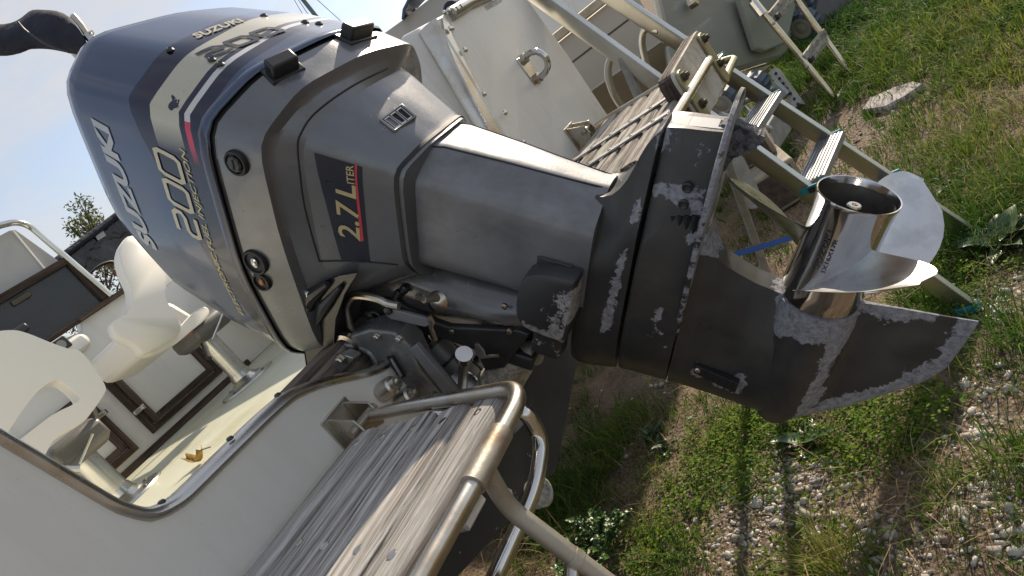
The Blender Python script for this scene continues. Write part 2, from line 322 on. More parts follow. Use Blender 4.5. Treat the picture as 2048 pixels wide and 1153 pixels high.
def cowl_material():
    m = mat('cowl_paint', (.044, .070, .135), .22, .15, (.037, .060, .115), 4, coat=.45, bump=.05, bscale=300, bdist=.0003)
    nt = m.node_tree; N = nt.nodes; L = nt.links; b = bsdf(m)
    tc = N.new('ShaderNodeTexCoord'); sp = N.new('ShaderNodeSeparateXYZ'); L.new(tc.outputs['Object'], sp.inputs[0])
    def mth(op, a, bb=None, c=None):
        n = N.new('ShaderNodeMath'); n.operation = op
        for i, x in enumerate((a, bb, c)):
            if x is None: continue
            if hasattr(x, 'links'): L.new(x, n.inputs[i])
            else: n.inputs[i].default_value = x
        return n.outputs[0]
    d, p = sp.outputs['X'], sp.outputs['Y']
    fwd = mth('MAXIMUM', mth('SUBTRACT', .165, p), 0.)
    sd1 = mth('SUBTRACT', d, mth('MULTIPLY', fwd, .37)); sd2 = mth('SUBTRACT', d, mth('MULTIPLY', fwd, .14))
    aft = mth('MAXIMUM', mth('SUBTRACT', p, .165), 0.); aft = mth('MULTIPLY', aft, .45)
    sd1 = mth('SUBTRACT', sd1, aft); sd2 = mth('SUBTRACT', sd2, aft)
    def band(s, a, c): return mth('MULTIPLY', mth('GREATER_THAN', s, a), mth('LESS_THAN', s, c))
    base = b.inputs['Base Color'].links[0].from_socket
    def over(fac, col):
        nonlocal base
        x = N.new('ShaderNodeMix'); x.data_type = 'RGBA'; L.new(fac, x.inputs['Factor']); L.new(base, x.inputs['A']); x.inputs['B'].default_value = (*col, 1); base = x.outputs['Result']
    over(band(sd1, -1.075, -.925), (.005, .009, .032))
    def ramp(s, a, c):
        n = N.new('ShaderNodeMapRange'); L.new(s, n.inputs['Value']); n.inputs['From Min'].default_value = a; n.inputs['From Max'].default_value = c; return n.outputs['Result']
    chip = N.new('ShaderNodeTexNoise'); chip.inputs['Scale'].default_value = 24; chip.inputs['Detail'].default_value = 8; L.new(tc.outputs['Object'], chip.inputs['Vector'])
    corner = mth('MULTIPLY', mth('LESS_THAN', mth('ABSOLUTE', mth('SUBTRACT', p, .178)), .022), .12)
    keep = mth('LESS_THAN', mth('ADD', chip.outputs['Fac'], corner), .745)
    gold = mth('MULTIPLY', mth('MULTIPLY', band(sd2, -1.030, -.972), ramp(p, .098, .145)), keep)
    over(gold, (.47, .45, .36))
    over(mth('MULTIPLY', mth('MULTIPLY', band(sd2, -.961, -.950), mth('GREATER_THAN', p, .155)), keep), (.58, .58, .56))
    over(mth('MULTIPLY', mth('MULTIPLY', band(sd2, -.961, -.950), ramp(p, .085, .125)), mth('LESS_THAN', p, .1551)), (.55, .04, .09))
    L.new(base, b.inputs['Base Color'])
    return m
MT['cowl'] = cowl_material()
cowl = cow.build('cowl', MT['cowl'], motor, angle=50)
def surf_tree(*obs):
    V, F_ = [], []
    for o in obs:
        o.data.calc_loop_triangles(); k = len(V); V += [v.co.copy() for v in o.data.vertices]; F_ += [tuple(i + k for i in t.vertices) for t in o.data.loop_triangles]
    return BVHTree.FromPolygons(V, F_)
bv_cowl = surf_tree(cowl)
gk = MB().ring_loft([inset(seam, .985, -.004), inset(seam, .985, .012)], cap0=False, cap1=False); gk.build('gasket', MT['rubber'], motor)

# lower cowl: rim, crease, panel line, throat above the leg
L0 = [(l * .985, p * .985, d + .010) for l, p, d in SEAM]
L1 = [(0, -.375, -.835), (.10, -.362, -.836), (.180, -.295, -.842), (.216, -.10, -.862), (.216, .150, -.872), (.142, .222, -.835), (0, .244, -.825)]
S1 = [(0, -.350, -.790), (.10, -.338, -.792), (.178, -.268, -.799), (.210, -.02, -.815), (.210, .148, -.828), (.136, .216, -.795), (0, .234, -.785)]
S1b = [(0, -.330, -.786), (.088, -.317, -.788), (.160, -.249, -.795), (.193, -.02, -.810), (.193, .139, -.822), (.122, .200, -.791), (0, .216, -.781)]
S2 = [(0, -.19, -.745), (.07, -.19, -.747), (.135, -.165, -.757), (.168, -.095, -.772), (.168, .140, -.785), (.100, .182, -.755), (0, .190, -.748)]
S3 = [(0, -.125, -.630), (.05, -.122, -.632), (.095, -.098, -.636), (.122, -.060, -.640), (.122, .102, -.652), (.062, .134, -.632), (0, .138, -.628)]
S4 = [(l * .97, p - .002, d + .012) for l, p, d in S3]
low = MB().ring_loft(loft_stations([dense_ring(x, **TS) for x in (L0, L1, S1, S1b)] + [dense_ring(S2)], [3, 4, 2, 7]), cap0=False, cap1=False)
MT['wornmetal'] = worn('gunmetal_worn', (.165, .174, .190), (.42, .40, .36), .30, .38, thr=.76, scale=60, col2=(.138, .143, .152), coat=.3)
MT['wornleg'] = worn('leg_worn', (.225, .230, .242), (.30, .30, .32), .38, .3, thr=.76, scale=30, col2=(.155, .158, .168), base_scale=8, coat=.15)
MT['hull_black'] = worn('black_lower_paint', (.034, .035, .037), (.31, .32, .36), .34, .1, thr=.60, scale=34, col2=(.050, .049, .047), base_scale=11, spec=.45)
vent_c = (-.695, .05)
stain(MT['wornleg'], (5, 9, 9), .5, .42, .68, (.48, .47, .47), 1.6); stain(MT['wornmetal'], (5, 9, 9), .35, .44, .70, (.60, .59, .57), 1.6); stain(MT['hull_black'], (6, 6, 6), .5, .44, .68, (1.6, 1.55, 1.45), 2.)
def cover_wear(co): return np.clip(.50 - np.abs(np.hypot(co[:, 0] - vent_c[0], (co[:, 2] - vent_c[1])) - .03) * 9, 0, 1) * (co[:, 1] > .10) + .25 * np.clip(.03 - np.abs(co[:, 0] + .78), 0, 1) * 30 * (co[:, 1] > .17)
lowercowl = low.build('lower_cowl', MT['wornmetal'], motor, angle=40, attr=cover_wear)
thr = MB().ring_loft(loft_stations([dense_ring(x) for x in (S2, S3, S4)], [12, 2]), cap0=False, cap1=True)
cover = thr.build('exhaust_cover', MT['wornmetal'], motor, angle=40, attr=cover_wear)
bv_low = surf_tree(lowercowl, cover)
def port_l(bv, d, p, default=.15):
    h = bv.ray_cast(Vector((d, p, 1.)), Vector((0, 0, -1))); return h[0].z if h[0] is not None else default
def aft_p(bv, d, l, default=.2):
    h = bv.ray_cast(Vector((d, 1., l)), Vector((0, -1, 0))); return h[0].y if h[0] is not None else default
_ce = np.array([(CAM - EO) @ ED, (CAM - EO) @ EP, (CAM - EO) @ EL])
def seen(bv, px, py):
    r = ray(px, py); d = Vector((r @ ED, r @ EP, r @ EL)).normalized(); h = bv.ray_cast(Vector(_ce), d)
    if h[0] is None: return seen(bv, px + (330 - px) * .05, py + (210 - py) * .05)
    n = np.array(h[1]); n = n if n @ (_ce - np.array(h[0])) > 0 else -n
    return np.array(h[0]), n
def seen_port(px, py, bv=bv_cowl): q = seen(bv, px, py)[0]; return q[0], q[1]
def seen_aft(px, py, bv=bv_cowl): q = seen(bv, px, py)[0]; return q[0], q[2]
def decal_port(name, s, a, b_, height, mt, bv, parent, bold=0., shear=0., off=.0016):
    """lettering on the port side: baseline from a to b_ in (d, p), caps rising towards the cowl top"""
    V, Fc = text_mesh(s, bold, shear); a = np.array(a); u = np.array(b_) - a; v = nrm((-u[1], u[0])); v = v if v[0] < 0 else -v
    vs = []
    for x, y in V:
        q = a + u * x + v * (y * height); vs.append((q[0], q[1], port_l(bv, q[0], q[1]) + off))
    return MB().add(vs, Fc).build(name, mt, parent, smooth=False)
def decal_aft(name, s, a, b_, height, mt, bv, parent, bold=0., shear=0., off=.0016):
    V, Fc = text_mesh(s, bold, shear); a = np.array(a); u = np.array(b_) - a; v = nrm((u[1], -u[0])); v = v if v[0] < 0 else -v
    vs = []
    for x, y in V:
        q = a + u * x + v * (y * height); vs.append((q[0], aft_p(bv, q[0], q[1]) + off, q[1]))
    return MB().add(vs, Fc).build(name, mt, parent, smooth=False)
def strip_poly(path, width_vec_fn, bv, off): pass
def glyph_stroke(mb, pts, w, tofn):
    """a stroke of constant width w round a 2D path, mapped to the surface"""
    P = [np.array(p, float) for p in pts]; L_, R_ = [], []
    closed = np.linalg.norm(P[0] - P[-1]) < 1e-9
    n = len(P)
    for i in range(n):
        a = P[i - 1] if i else (P[-2] if closed else P[0]); c = P[i + 1] if i < n - 1 else (P[1] if closed else P[-1])
        t1 = nrm(P[i] - a) if np.linalg.norm(P[i] - a) > 1e-9 else nrm(c - P[i]); t2 = nrm(c - P[i]) if np.linalg.norm(c - P[i]) > 1e-9 else t1
        n1 = np.array((-t1[1], t1[0])); n2 = np.array((-t2[1], t2[0])); m = nrm(n1 + n2); k = w / 2 / max(.45, m @ n1)
        L_.append(tofn(P[i] + m * k)); R_.append(tofn(P[i] - m * k))
    mb.add([x for pr in zip(L_, R_) for x in pr], [(2 * i, 2 * i + 1, 2 * i + 3, 2 * i + 2) for i in range(n - 1)])
# port side numbers 200 and lettering
sil, gol = MT['silver'], MT['palegold']
decal_port('maker_lettering', 'SUZUKI', seen_port(319, 503), seen_port(214, 243), .040, sil, bv_cowl, cowl, .045, .18)
a0, b0 = np.array(seen_port(404, 482)), np.array(seen_port(357, 320)); uu = b0 - a0; vv = np.array((-1., 0)) * .047 + nrm(uu) * .010
def mapport(q): x = a0 + uu * q[0] + vv * q[1]; return (x[0], x[1], port_l(bv_cowl, x[0], x[1]) + .0017)
mb = MB(); sq = np.array
def stroke200(mb, mapf, w=.075, asp=.30):
    f = lambda q: mapf((q[0], q[1] / asp))
    def rect(x0, x1): 
        p = [sq((x0 + .03, 0)), sq((x1 - .03, 0)), sq((x1, .05)), sq((x1, asp - .05)), sq((x1 - .03, asp)), sq((x0 + .03, asp)), sq((x0, asp - .05)), sq((x0, .05)), sq((x0 + .03, 0))]
        out = []
        for a, b in zip(p[:-1], p[1:]):
            for t in np.linspace(0, 1, 4, endpoint=False): out.append(a * (1 - t) + b * t)
        return out + [p[0]]
    two = [sq((0.0, asp)), sq((.22, asp)), sq((.27, asp - .05)), sq((.27, asp * .62)), sq((.22, asp * .5)), sq((.06, asp * .5)), sq((.02, asp * .38)), sq((.02, .04)), sq((.05, 0)), sq((.28, 0))]
    out = []
    for a, b in zip(two[:-1], two[1:]):
        for t in np.linspace(0, 1, 4, endpoint=False): out.append(a * (1 - t) + b * t)
    glyph_stroke(mb, out + [two[-1]], w * .6, f)
    glyph_stroke(mb, rect(.36, .64), w * .6, f); glyph_stroke(mb, rect(.72, 1.0), w * .6, f)
stroke200(mb, mapport, w=.085); mb.build('horsepower_number', gol, cowl, smooth=False)
decal_port('injection_lettering', 'ELECTRONIC FUEL INJECTION', seen_port(492, 632), seen_port(373, 298), .0140, MT['gold'], bv_cowl, cowl, .012, .3)
# aft face lettering
decal_aft('maker_lettering', 'SUZUKI', seen_aft(396, 79), seen_aft(492, 44), .024, gol, bv_cowl, cowl, .03, .15)
a1, b1 = np.array(seen_aft(424, 119)), np.array(seen_aft(569, 63)); u1 = b1 - a1; v1 = np.array((-1., 0)) * .030
def mapaft(q): x = a1 + u1 * q[0] + v1 * q[1]; return (x[0], aft_p(bv_cowl, x[0], x[1]) + .0017, x[1])
mb = MB(); stroke200(mb, mapaft, w=.11, asp=.24); mb.build('horsepower_number', MT['navyprint'], cowl, smooth=False)
for q in [(340, 101), (424, 121), (441, 130), (528, 33), (610, 46), (638, 49)]:
    (d, p, l), _n = seen(bv_cowl, *q)
    MB().lathe((d, p, l), (0, 1, 0), [(0, .007), (.002, .0068), (.004, .004), (.0025, .0025), (.0025, .001)], 12).build('screw', MT['satin_black'], cowl)
# the 2.7 litre badge on the exhaust cover
def patch(corners, n=10, off=.0012, bv=bv_low):
    c = [np.array(x) for x in corners]; G = []
    for i in np.linspace(0, 1, n):
        r = []
        for j in np.linspace(0, 1, n):
            q = (c[0] * (1 - j) + c[1] * j) * (1 - i) + (c[3] * (1 - j) + c[2] * j) * i; r.append((q[0], q[1], port_l(bv, q[0], q[1]) + off))
        G.append(r)
    return MB().grid(G)
BL = .142
badge = patch([*[seen_port(*q, bv_low) for q in ((629, 305), (725, 334), (741, 524), (684, 522))]], 14).build('badge', MT['navyprint'], cover)
patch([*[seen_port(*q, bv_low) for q in ((711, 327), (715.5, 328), (729, 481), (723, 482))]], 12, .002).build('badge_stripe', MT['red'], cover)
decal_port('badge_lettering', '2.7', seen_port(723, 482, bv_low), seen_port(717, 402, bv_low), .034, MT['gold'], bv_low, cover, .012, .2, off=.0022)
decal_port('badge_lettering', 'L', seen_port(714, 398, bv_low), seen_port(712, 370, bv_low), .030, MT['gold'], bv_low, cover, .02, .25, off=.0022)
decal_port('badge_lettering', 'ITER', seen_port(711, 368, bv_low), seen_port(708, 331, bv_low), .011, MT['gold'], bv_low, cover, .01, .15, off=.0022)
def seamline(px, bv, r=.0016):
    pts = []
    for q in smooth_path([np.array((*q, 0.)) for q in px], 4):
        v, n_ = seen(bv, q[0], q[1]); pts.append(v + n_ * .0003)
    return MB().tube(pts, r, 6)
seamline([(775, 137), (735, 156), (699, 176), (655, 206), (622, 235), (603, 265), (595, 291), (600, 350), (610, 419), (638, 522)], bv_low).build('panel_joint', MT['rubber'], cover)
seamline([(638, 523), (680, 522), (720, 523), (760, 526), (796, 530)], bv_low).build('panel_joint', MT['rubber'], cover)
thr_end = dense_ring(S3); MB().ring_loft([inset(thr_end, 1.006, -.003), inset(thr_end, 1.006, .006)], cap0=False, cap1=False).build('throat_seal', MT['rubber'], motor)
# crease band (soft dark channel round the lower cowl)
# exhaust vent grille on the aft face of the cover
vs_ = [seen(bv_low, *q) for q in ((758, 243), (802, 214), (832, 238), (788, 267))]; vp = [v for v, n in vs_]; vc = sum(vp) / 4; vn = nrm(sum(n for v, n in vs_))
vp = [v - vn * ((v - vc) @ vn) for v in vp]
vg = MB().ring_loft([[v - vn * .006 for v in vp], [v + vn * .006 for v in vp], [vc + (v - vc) * .84 + vn * .006 for v in vp], [vc + (v - vc) * .80 + vn * .001 for v in vp]], cap0=False, cap1=False)
grille = vg.build('vent_grille', MT['gunmetal'], cover, bevel=.001)
MB().add([vc + (v - vc) * .9 + vn * .0015 for v in vp], [(0, 1, 2, 3)]).build('vent_mesh', MT['rubber'], cover, smooth=False)
for k in range(3):
    a, b = (k + .10) / 3, (k + .92) / 3
    q = [vp[0] * (1 - a) + vp[1] * a, vp[0] * (1 - b) + vp[1] * b, vp[3] * (1 - b) + vp[2] * b, vp[3] * (1 - a) + vp[2] * a]; qc = sum(q) / 4
    q = [vc + (x - vc) * .78 for x in q]; qc = sum(q) / 4
    MB().ring_loft([[x + vn * .001 for x in q], [x + vn * .005 for x in q], [qc + (x - qc) * .86 + vn * .005 for x in q], [qc + (x - qc) * .8 + vn * .002 for x in q]], cap0=False, cap1=False).build('vent_frame', MT['alu'], grille)
# latches (black moulded hinge covers) on the aft rim
for q0, q1 in (((530, 152), (601, 118)), ((682, 76), (740, 60))):
    A3, n1 = seen(bv_low, q0[0], q0[1] + 8); B3, n2 = seen(bv_low, q1[0], q1[1] + 8); c = (A3 + B3) / 2; u_ = nrm(B3 - A3); n_ = nrm(n1 + n2); n_ = nrm(n_ - u_ * (n_ @ u_)); v_ = np.cross(u_, n_); Lh = np.linalg.norm(B3 - A3)
    h = MB().box(c + n_ * .013 , (Lh * .74, .025, .026), (u_, v_, n_)).build('latch_cover', MT['black'], motor, bevel=.004)
    MB().box(c + n_ * .001, (Lh * .92, .036, .008), (u_, v_, n_)).build('latch_base', MT['black'], h, bevel=.002)
# round plugs on the port side of the lower cowl
def plug(q, r, mats, prof, name):
    (d, p, l), _n = seen(bv_low, *q); g = MB().lathe((d, p, l - .002), (0, 0, 1), [(h, rr * r) for h, rr in prof], 28); return g.build(name, mats, motor), (d, p, l)
rimprof = [(0, 1.), (.005, 1.), (.008, .93), (.008, .80), (.004, .74), (.004, .1)]
pg, c = plug((474, 326), .021, MT['rubber'], rimprof, 'rubber_plug')
MB().lathe((c[0], c[1], c[2] + .001), (0, 0, 1), [(0, .0135), (.006, .0135), (.008, .011), (.008, .001)], 8).build('turn_lock', MT['satin_black'], pg, smooth=False)
MB().box((c[0], c[1], c[2] + .0095), (.003, .016, .002)).build('slot', MT['rubber'], pg)
pg, c = plug((512, 524), .024, MT['rubber'], rimprof, 'rubber_plug'); MB().ell((c[0], c[1], c[2] + .004), (.008, .010, .004)).build('plug_pin', MT['polished'], pg)
pg, c = plug((525, 563), .018, MT['rubber'], rimprof, 'rubber_plug'); MB().ell((c[0], c[1], c[2] + .003), (.006, .007, .003)).build('plug_pin', MT['copper'], pg)
# black pan under the lower cowl and the moulded hollow around the steering arm
pan = [E3(x, y, .165) for x, y in ((610, 735), (585, 640), (600, 600), (628, 572), (660, 552), (640, 610), (650, 650), (700, 600), (712, 560), (760, 545), (745, 575), (700, 640), (690, 690), (640, 722))]
hol = MB()
hol.ring_loft([[E3(x, y, l) for x, y in ((612, 732), (598, 640), (606, 604), (640, 566), (680, 550), (716, 546), (690, 590), (672, 640), (668, 690), (648, 725))] for l in (.165, .168, .03, -.16)])
MT['pan'] = mat('glossy_black_pan', (.008, .008, .009), .22, 0, (.014, .014, .015), 9, bump=.2, bscale=60)
hol.build('lower_pan', MT['pan'], motor, bevel=.006)
MB().tube([E3(x, y, .172) for x, y in ((608, 672), (606, 630), (622, 592), (655, 568))], [.008, .016, .016, .006], 10).build('pan_rib', MT['black'], motor)
MB().tube([E3(x, y, .172) for x, y in ((632, 650), (650, 612), (680, 575))], [.004, .011, .004], 8).build('pan_rib', MT['black'], motor)
for q in ((614, 592), (613, 612)): MB().box(E3(*q, .182), (.010, .022, .008), bev=.003).build('pan_clip', MT['polished'], motor, bevel=.002)

# leg (exhaust housing)
def leg_ring(d, pf, pa, w, c):
    return dense_ring([(0, pf, d), (w * .6, pf + .002, d), (w, pf + .035, d), (w, 0, d), (w * .97, pa - .046, d), (c, pa, d), (0, pa + .002, d)], 5, 1)
lg = MB().ring_loft([leg_ring(-.645, -.108, .124, .098, .052), leg_ring(-.60, -.108, .130, .092, .050), leg_ring(-.50, -.108, .124, .088, .040), leg_ring(-.42, -.110, .117, .085, .031), leg_ring(-.355, -.112, .112, .083, .024), leg_ring(-.335, -.112, .113, .083, .023)], cap0=False)
leg = lg.build('leg', MT['wornleg'], motor, angle=30, attr=lambda co: .25 * np.clip(1 - np.abs(co[:, 0] + .46) * 8, 0, 1) * np.clip(1 - np.abs(co[:, 1] - .05) * 9, 0, 1))
for s in (1, -1): MB().tube([(-.64, .1215, s * .052), (-.60, .1275, s * .049), (-.50, .1215, s * .0395), (-.42, .1148, s * .031), (-.345, .110, s * .0235)], .0018, 6).build('leg_joint', MT['rubber'], motor)
# lower unit: foil rows (d, leading p, trailing p, half width)
def foil_ring(d, pf, pa, w, n=22, lead=.34, tail=.55, tl=.30, shift=0.):
    port = []
    for s in (1 - np.cos(np.linspace(0, math.pi, n))) / 2:
        t = math.sqrt(max(0, 1 - (1 - min(s / lead, 1)) ** 2)); 
        if s > 1 - tl: t *= 1 - (1 - tail) * ((s - 1 + tl) / tl)
        port.append((d + shift * s, pf + (pa - pf) * s, max(w * t, .0006)))
    return np.array(port + [(a, b, -c) for a, b, c in reversed(port)])
rows = [(-.350, -.246, .102, .072), (-.338, -.248, .105, .078), (-.325, -.247, .112, .078), (-.315, -.246, .124, .078), (-.306, -.246, .142, .078), (-.299, -.245, .163, .077), (-.293, -.244, .184, .076), (-.286, -.243, .203, .076), (-.279, -.241, .216, .075), (-.272, -.240, .224, .075)]
up = MB().ring_loft([foil_ring(*r) for r in rows])
wl = [[eng(1250, 505, .06), eng(1228, 600, .06), eng(1215, 650, .06)], [eng(1318, 280, .05), eng(1322, 310, .05)], [eng(1280, 400, .06), eng(1272, 440, .06)], [eng(1258, 640, .07), eng(1230, 750, .07)]]
def wear_from(lines, reach, amp=1.): return lambda co: amp * np.clip(1 - seg_dist(co[:, :2], lines) / reach, 0, 1)
upper = up.build('lower_unit_upper', MT['hull_black'], motor, angle=35, attr=wear_from(wl, .016, .52))
rows = [(-.266, -.238, .227, .073), (-.262, -.238, .229, .076), (-.24, -.236, .232, .075), (-.215, -.236, .234, .072), (-.196, -.236, .236, .070), (-.184, -.236, .237, .068)]
lowr = MB().ring_loft([foil_ring(*r, tail=.42, tl=.42) for r in rows])
wl2 = [[eng(1300, 272, .05), eng(1322, 275, .05), eng(1318, 308, .05), eng(1310, 318, .05)], [eng(1372, 378, .05), eng(1385, 395, .05)], [eng(1365, 410, .05)] * 2, [eng(1410, 300, .05), eng(1395, 400, .05), eng(1385, 470, .05)], [eng(1325, 620, .07), eng(1318, 700, .07)], [eng(1308, 372, .05), eng(1345, 390, .05)]]
lower = lowr.build('lower_unit_collar', MT['hull_black'], motor, angle=35, attr=wear_from(wl2, .016, .62))
MB().add([(-.262, .2296, -.016), (-.262, .2296, .020), (-.190, .2374, .020), (-.190, .2374, -.016)], [(0, 1, 2, 3)]).build('sunlit_edge_strip', MT['leg'], motor, smooth=False)  # pale strip over the black edge: sun glare put into the colour
for k in range(4):
    x0 = 1340 + k * 15; y0 = 442 - k * 0
    a = np.array(E3(x0 + 3, 438, .066)); b = np.array(E3(x0 - 3, 480, .066)); a[2] = b[2] = .0535
    MB().tube([a, b], [.0060, .0060], 8).build('intake_slot', MT['rubber'], motor)
for q in ((1374, 378), (1366, 411), (1305, 495)): MB().lathe((*eng(*q, .056), .048), (0, 0, 1), [(0, .008), (.006, .008), (.008, .006), (.005, .003)], 10).build('bolt', MT['satin_black'], motor)
# anti-ventilation plate
pl = [(-.135, .035), (-.10, .058), (-.02, .078), (.06, .092), (.13, .100), (.20, .098), (.245, .082), (.272, .055), (.283, 0)]
half = [(p, l) for p, l in pl]; outl = half + [(p, -l) for p, l in reversed(half[:-1])]; outl = [(-.15, 0)] + outl
op = np.array(smooth_path([np.array(o) for o in outl], 4, True)); 
plate = MB().ring_loft([[(dd, c[0] * k, c[1] * k) for c in op] for dd, k in ((-.1880, .985), (-.1865, 1.0), (-.1815, 1.0), (-.1800, .985))], 0)
plate.build('anti_ventilation_plate', MT['hull_black'], motor, angle=40, attr=lambda co: (.30 + .16 * np.clip((co[:, 1] - .02) * 8, 0, 1)) * (np.abs(co[:, 2]) > .02))
# gear case strut, torpedo and skeg
rows = []
for d, pf, pa, w in ((-.181, -.236, .088, .062), (-.172, -.237, .062, .058), (-.158, -.237, .044, .052), (-.14, -.238, .030, .047), (-.115, -.239, .020, .044), (-.09, -.240, .012, .042), (-.06, -.241, .008, .044), (-.03, -.241, .006, .050), (0, -.240, .006, .052), (.03, -.236, .008, .046), (.050, -.226, .013, .026), (.066, -.214, .016, .013), (.10, -.184, .020, .0085), (.13, -.152, .023, .0075), (.16, -.120, .026, .0065), (.185, -.090, .029, .0055), (.199, -.060, .031, .0045), (.203, -.02, .0315, .0038), (.205, .026, .032, .003)):
    rows.append(foil_ring(d, pf, pa, w, lead=.40, tail=.25 if d > .04 else .5, tl=.35))
gc = MB().ring_loft(loft_stations(rows, [4] * (len(rows) - 1)))
gl = [[eng(*q, .05) for q in ((1400, 500), (1440, 520), (1500, 545), (1555, 570))], [eng(*q, .045) for q in ((1560, 580), (1575, 620), (1570, 660))], [eng(*q, .02) for q in ((1955, 650), (1900, 745), (1780, 790), (1600, 838))], [eng(*q, .02) for q in ((1705, 615), (1660, 700), (1620, 790), (1598, 830))],
      [eng(*q, .02) for q in ((1740, 625), (1790, 640), (1850, 640))], [eng(*q, .05) for q in ((1620, 610), (1690, 618))], [eng(1397, 745, .05), eng(1401, 750, .05)], [eng(*q, .05) for q in ((1440, 775), (1468, 785), (1475, 765))], [eng(1325, 640, .06), eng(1318, 715, .06)], [eng(*q, .06) for q in ((1245, 720), (1232, 760))]]
skl = [[(.045, -.232), (.10, -.184), (.16, -.120), (.199, -.060), (.203, -.02), (.205, .03)]]
gear = gc.build('gear_case', MT['hull_black'], motor, angle=40, attr=lambda co: np.maximum(wear_from(gl, .026, .70)(co), wear_from(skl, .042, .80)(co)))
tp = MB().lathe((0, 0, 0), (0, 1, 0), [(-.262, .004), (-.255, .016), (-.24, .029), (-.21, .043), (-.17, .053), (-.11, .060), (-.06, .061), (-.02, .061), (-.004, .0595), (.004, .0585), (.006, .050)], 40)
tl_ = [[(-.02, .04), (.03, .045)], [(0.0, .0), (0.02, .03)]]
tp.build('torpedo', MT['hull_black'], motor, angle=40, attr=lambda co: np.clip(1 - np.abs(co[:, 1] - .0) / .045, 0, 1) * .95 + np.clip(1 - seg_dist(co[:, :2], gl[1:2] + gl[3:4]) / .02, 0, 1) * .7)
inp = [E3(x, y, .055) for x, y in ((1389, 730), (1478, 768), (1470, 787), (1386, 746))]
MB().prism([(a, b, .030) for a, b, c in inp], (0, 0, .026), bev=.002).build('intake_screen', MT['rubber'], motor, bevel=.001)
for k in range(5):
    t = .3 + k * .15; a = np.array(inp[0]) * (1 - t) + np.array(inp[1]) * t; b = np.array(inp[3]) * (1 - t) + np.array(inp[2]) * t
    MB().tube([(a[0], a[1], .057), (b[0], b[1], .057)], .0014, 6).build('screen_bar', MT['black'], motor)
MB().lathe((*eng(1394, 742, .058), .055), (0, 0, 1), [(0, .005), (.003, .005), (.004, .003)], 10).build('screw', MT['alu'], motor)
# trim tab, eaten by corrosion
tb = [eng(*q, 0.) for q in ((1445, 345), (1432, 300), (1440, 245), (1470, 240), (1500, 255), (1531, 268), (1524, 285), (1505, 297), (1470, 310))]
tabp = []
for i in range(len(tb)):
    a, b = np.array(tb[i]), np.array(tb[(i + 1) % len(tb)])
    for t in np.linspace(0, 1, 6, endpoint=False): tabp.append(a * (1 - t) + b * t + rng.normal(0, .0016, 2) * (t > 0))
MT['pitted'] = mat('pitted_zinc', (.16, .16, .18), .8, .35, (.05, .05, .06), 90, lo=.42, hi=.6, bump=1., bscale=160, bdist=.004)
MB().ring_loft([[(a, b, l) for a, b in tabp] for l in (-.012, .0, .012)]).build('trim_tab', MT['pitted'], motor)

# propeller
MT['bracket0'] = mat('brown_nut', (.26, .20, .15), .5, .6, (.12, .09, .07), 40)
MT['hubin'] = mat('dark_satin_bore', (.16, .155, .15), .55, .8, (.09, .085, .08), 30)  # bore in a darker satin grey than the outside of the hub
hub_prof = [(.004, .048), (.006, .0555), (.020, .0565), (.030, .0560), (.080, .0520), (.120, .0510), (.150, .0515), (.172, .0540), (.1765, .0550), (.1785, .0545), (.178, .0528), (.168, .0505)]
bore_prof = [(.168, .0505), (.13, .0475), (.055, .047)]
prop = MB().lathe((0, 0, 0), (0, 1, 0), [(h, r) for h, r in hub_prof], 56, cap=False).build('propeller', MT['polished'], motor, angle=50)
MB().lathe((0, 0, 0), (0, 1, 0), bore_prof, 56, cap=False).build('bore', MT['hubin'], prop)
MB().lathe((0, 0, 0), (0, 1, 0), [(.055, .0475), (.06, .02), (.072, .02)], 30).build('inner_hub', MT['galv'], prop)
MB().lathe((0, 0, 0), (0, 1, 0), [(.100, .030), (.102, .034), (.104, .032), (.104, .01)], 28).build('washer', MT['alu'], prop)
nutp = []
for i in range(48):
    a = i / 48 * 2 * math.pi; k = (i % 8) < 4; nutp.append((a, .017 if k else .0125))
rg = lambda h, s: [(math.cos(a) * r * s, h, math.sin(a) * r * s) for a, r in nutp]
MB().ring_loft([rg(.104, .95), rg(.146, .95), rg(.148, .86)]).build('castle_nut', MT['bracket0'], prop)
MB().lathe((0, 0, 0), (0, 1, 0), [(.105, .010), (.160, .010), (.162, .0085), (.162, .004), (.154, .003)], 18).build('shaft_end', MT['oldsteel'], prop)
PITCH = .38
def blade(phi0):
    G0 = []; nr, nc = 18, 17; R0, R1 = .046, .173
    sec = []
    for i in range(nr):
        t = i / (nr - 1); r = R0 + (R1 - R0) * t
        wt = math.radians(42) * max(0, 1 - t ** 1.4) ** .6 + .006; wl_ = math.radians(41) * max(0, 1 - t ** 2.2) ** .5 + .006; skew = math.radians(23) * t ** 1.2
        row = []
        for j in range(nc):
            s = j / (nc - 1) * 2 - 1; a = s * (wl_ if s > 0 else wt) - skew
            p = .074 - PITCH / (2 * math.pi) * a + .056 * t ** 1.3 + .010 * max(0, -s - .6) * t
            row.append((a, p, r, s, t))
        sec.append(row)
    def pt(a, p, r): return (math.cos(phi0 + a) * r, p, math.sin(phi0 + a) * r)
    face = [[pt(a, p, r) for a, p, r, s, t in row] for row in sec]
    back = [[pt(a, p - (.0105 * (1 - .75 * t)) * max(.12, 1 - s * s) , r) for a, p, r, s, t in row] for row in sec]
    rings = []
    for f, b in zip(face, back): rings.append(f + b[::-1])
    return MB().ring_loft(rings)
for ph in (87, 207, 327):
    blade(math.radians(ph)).build('blade', MT['satin'], prop, angle=60)
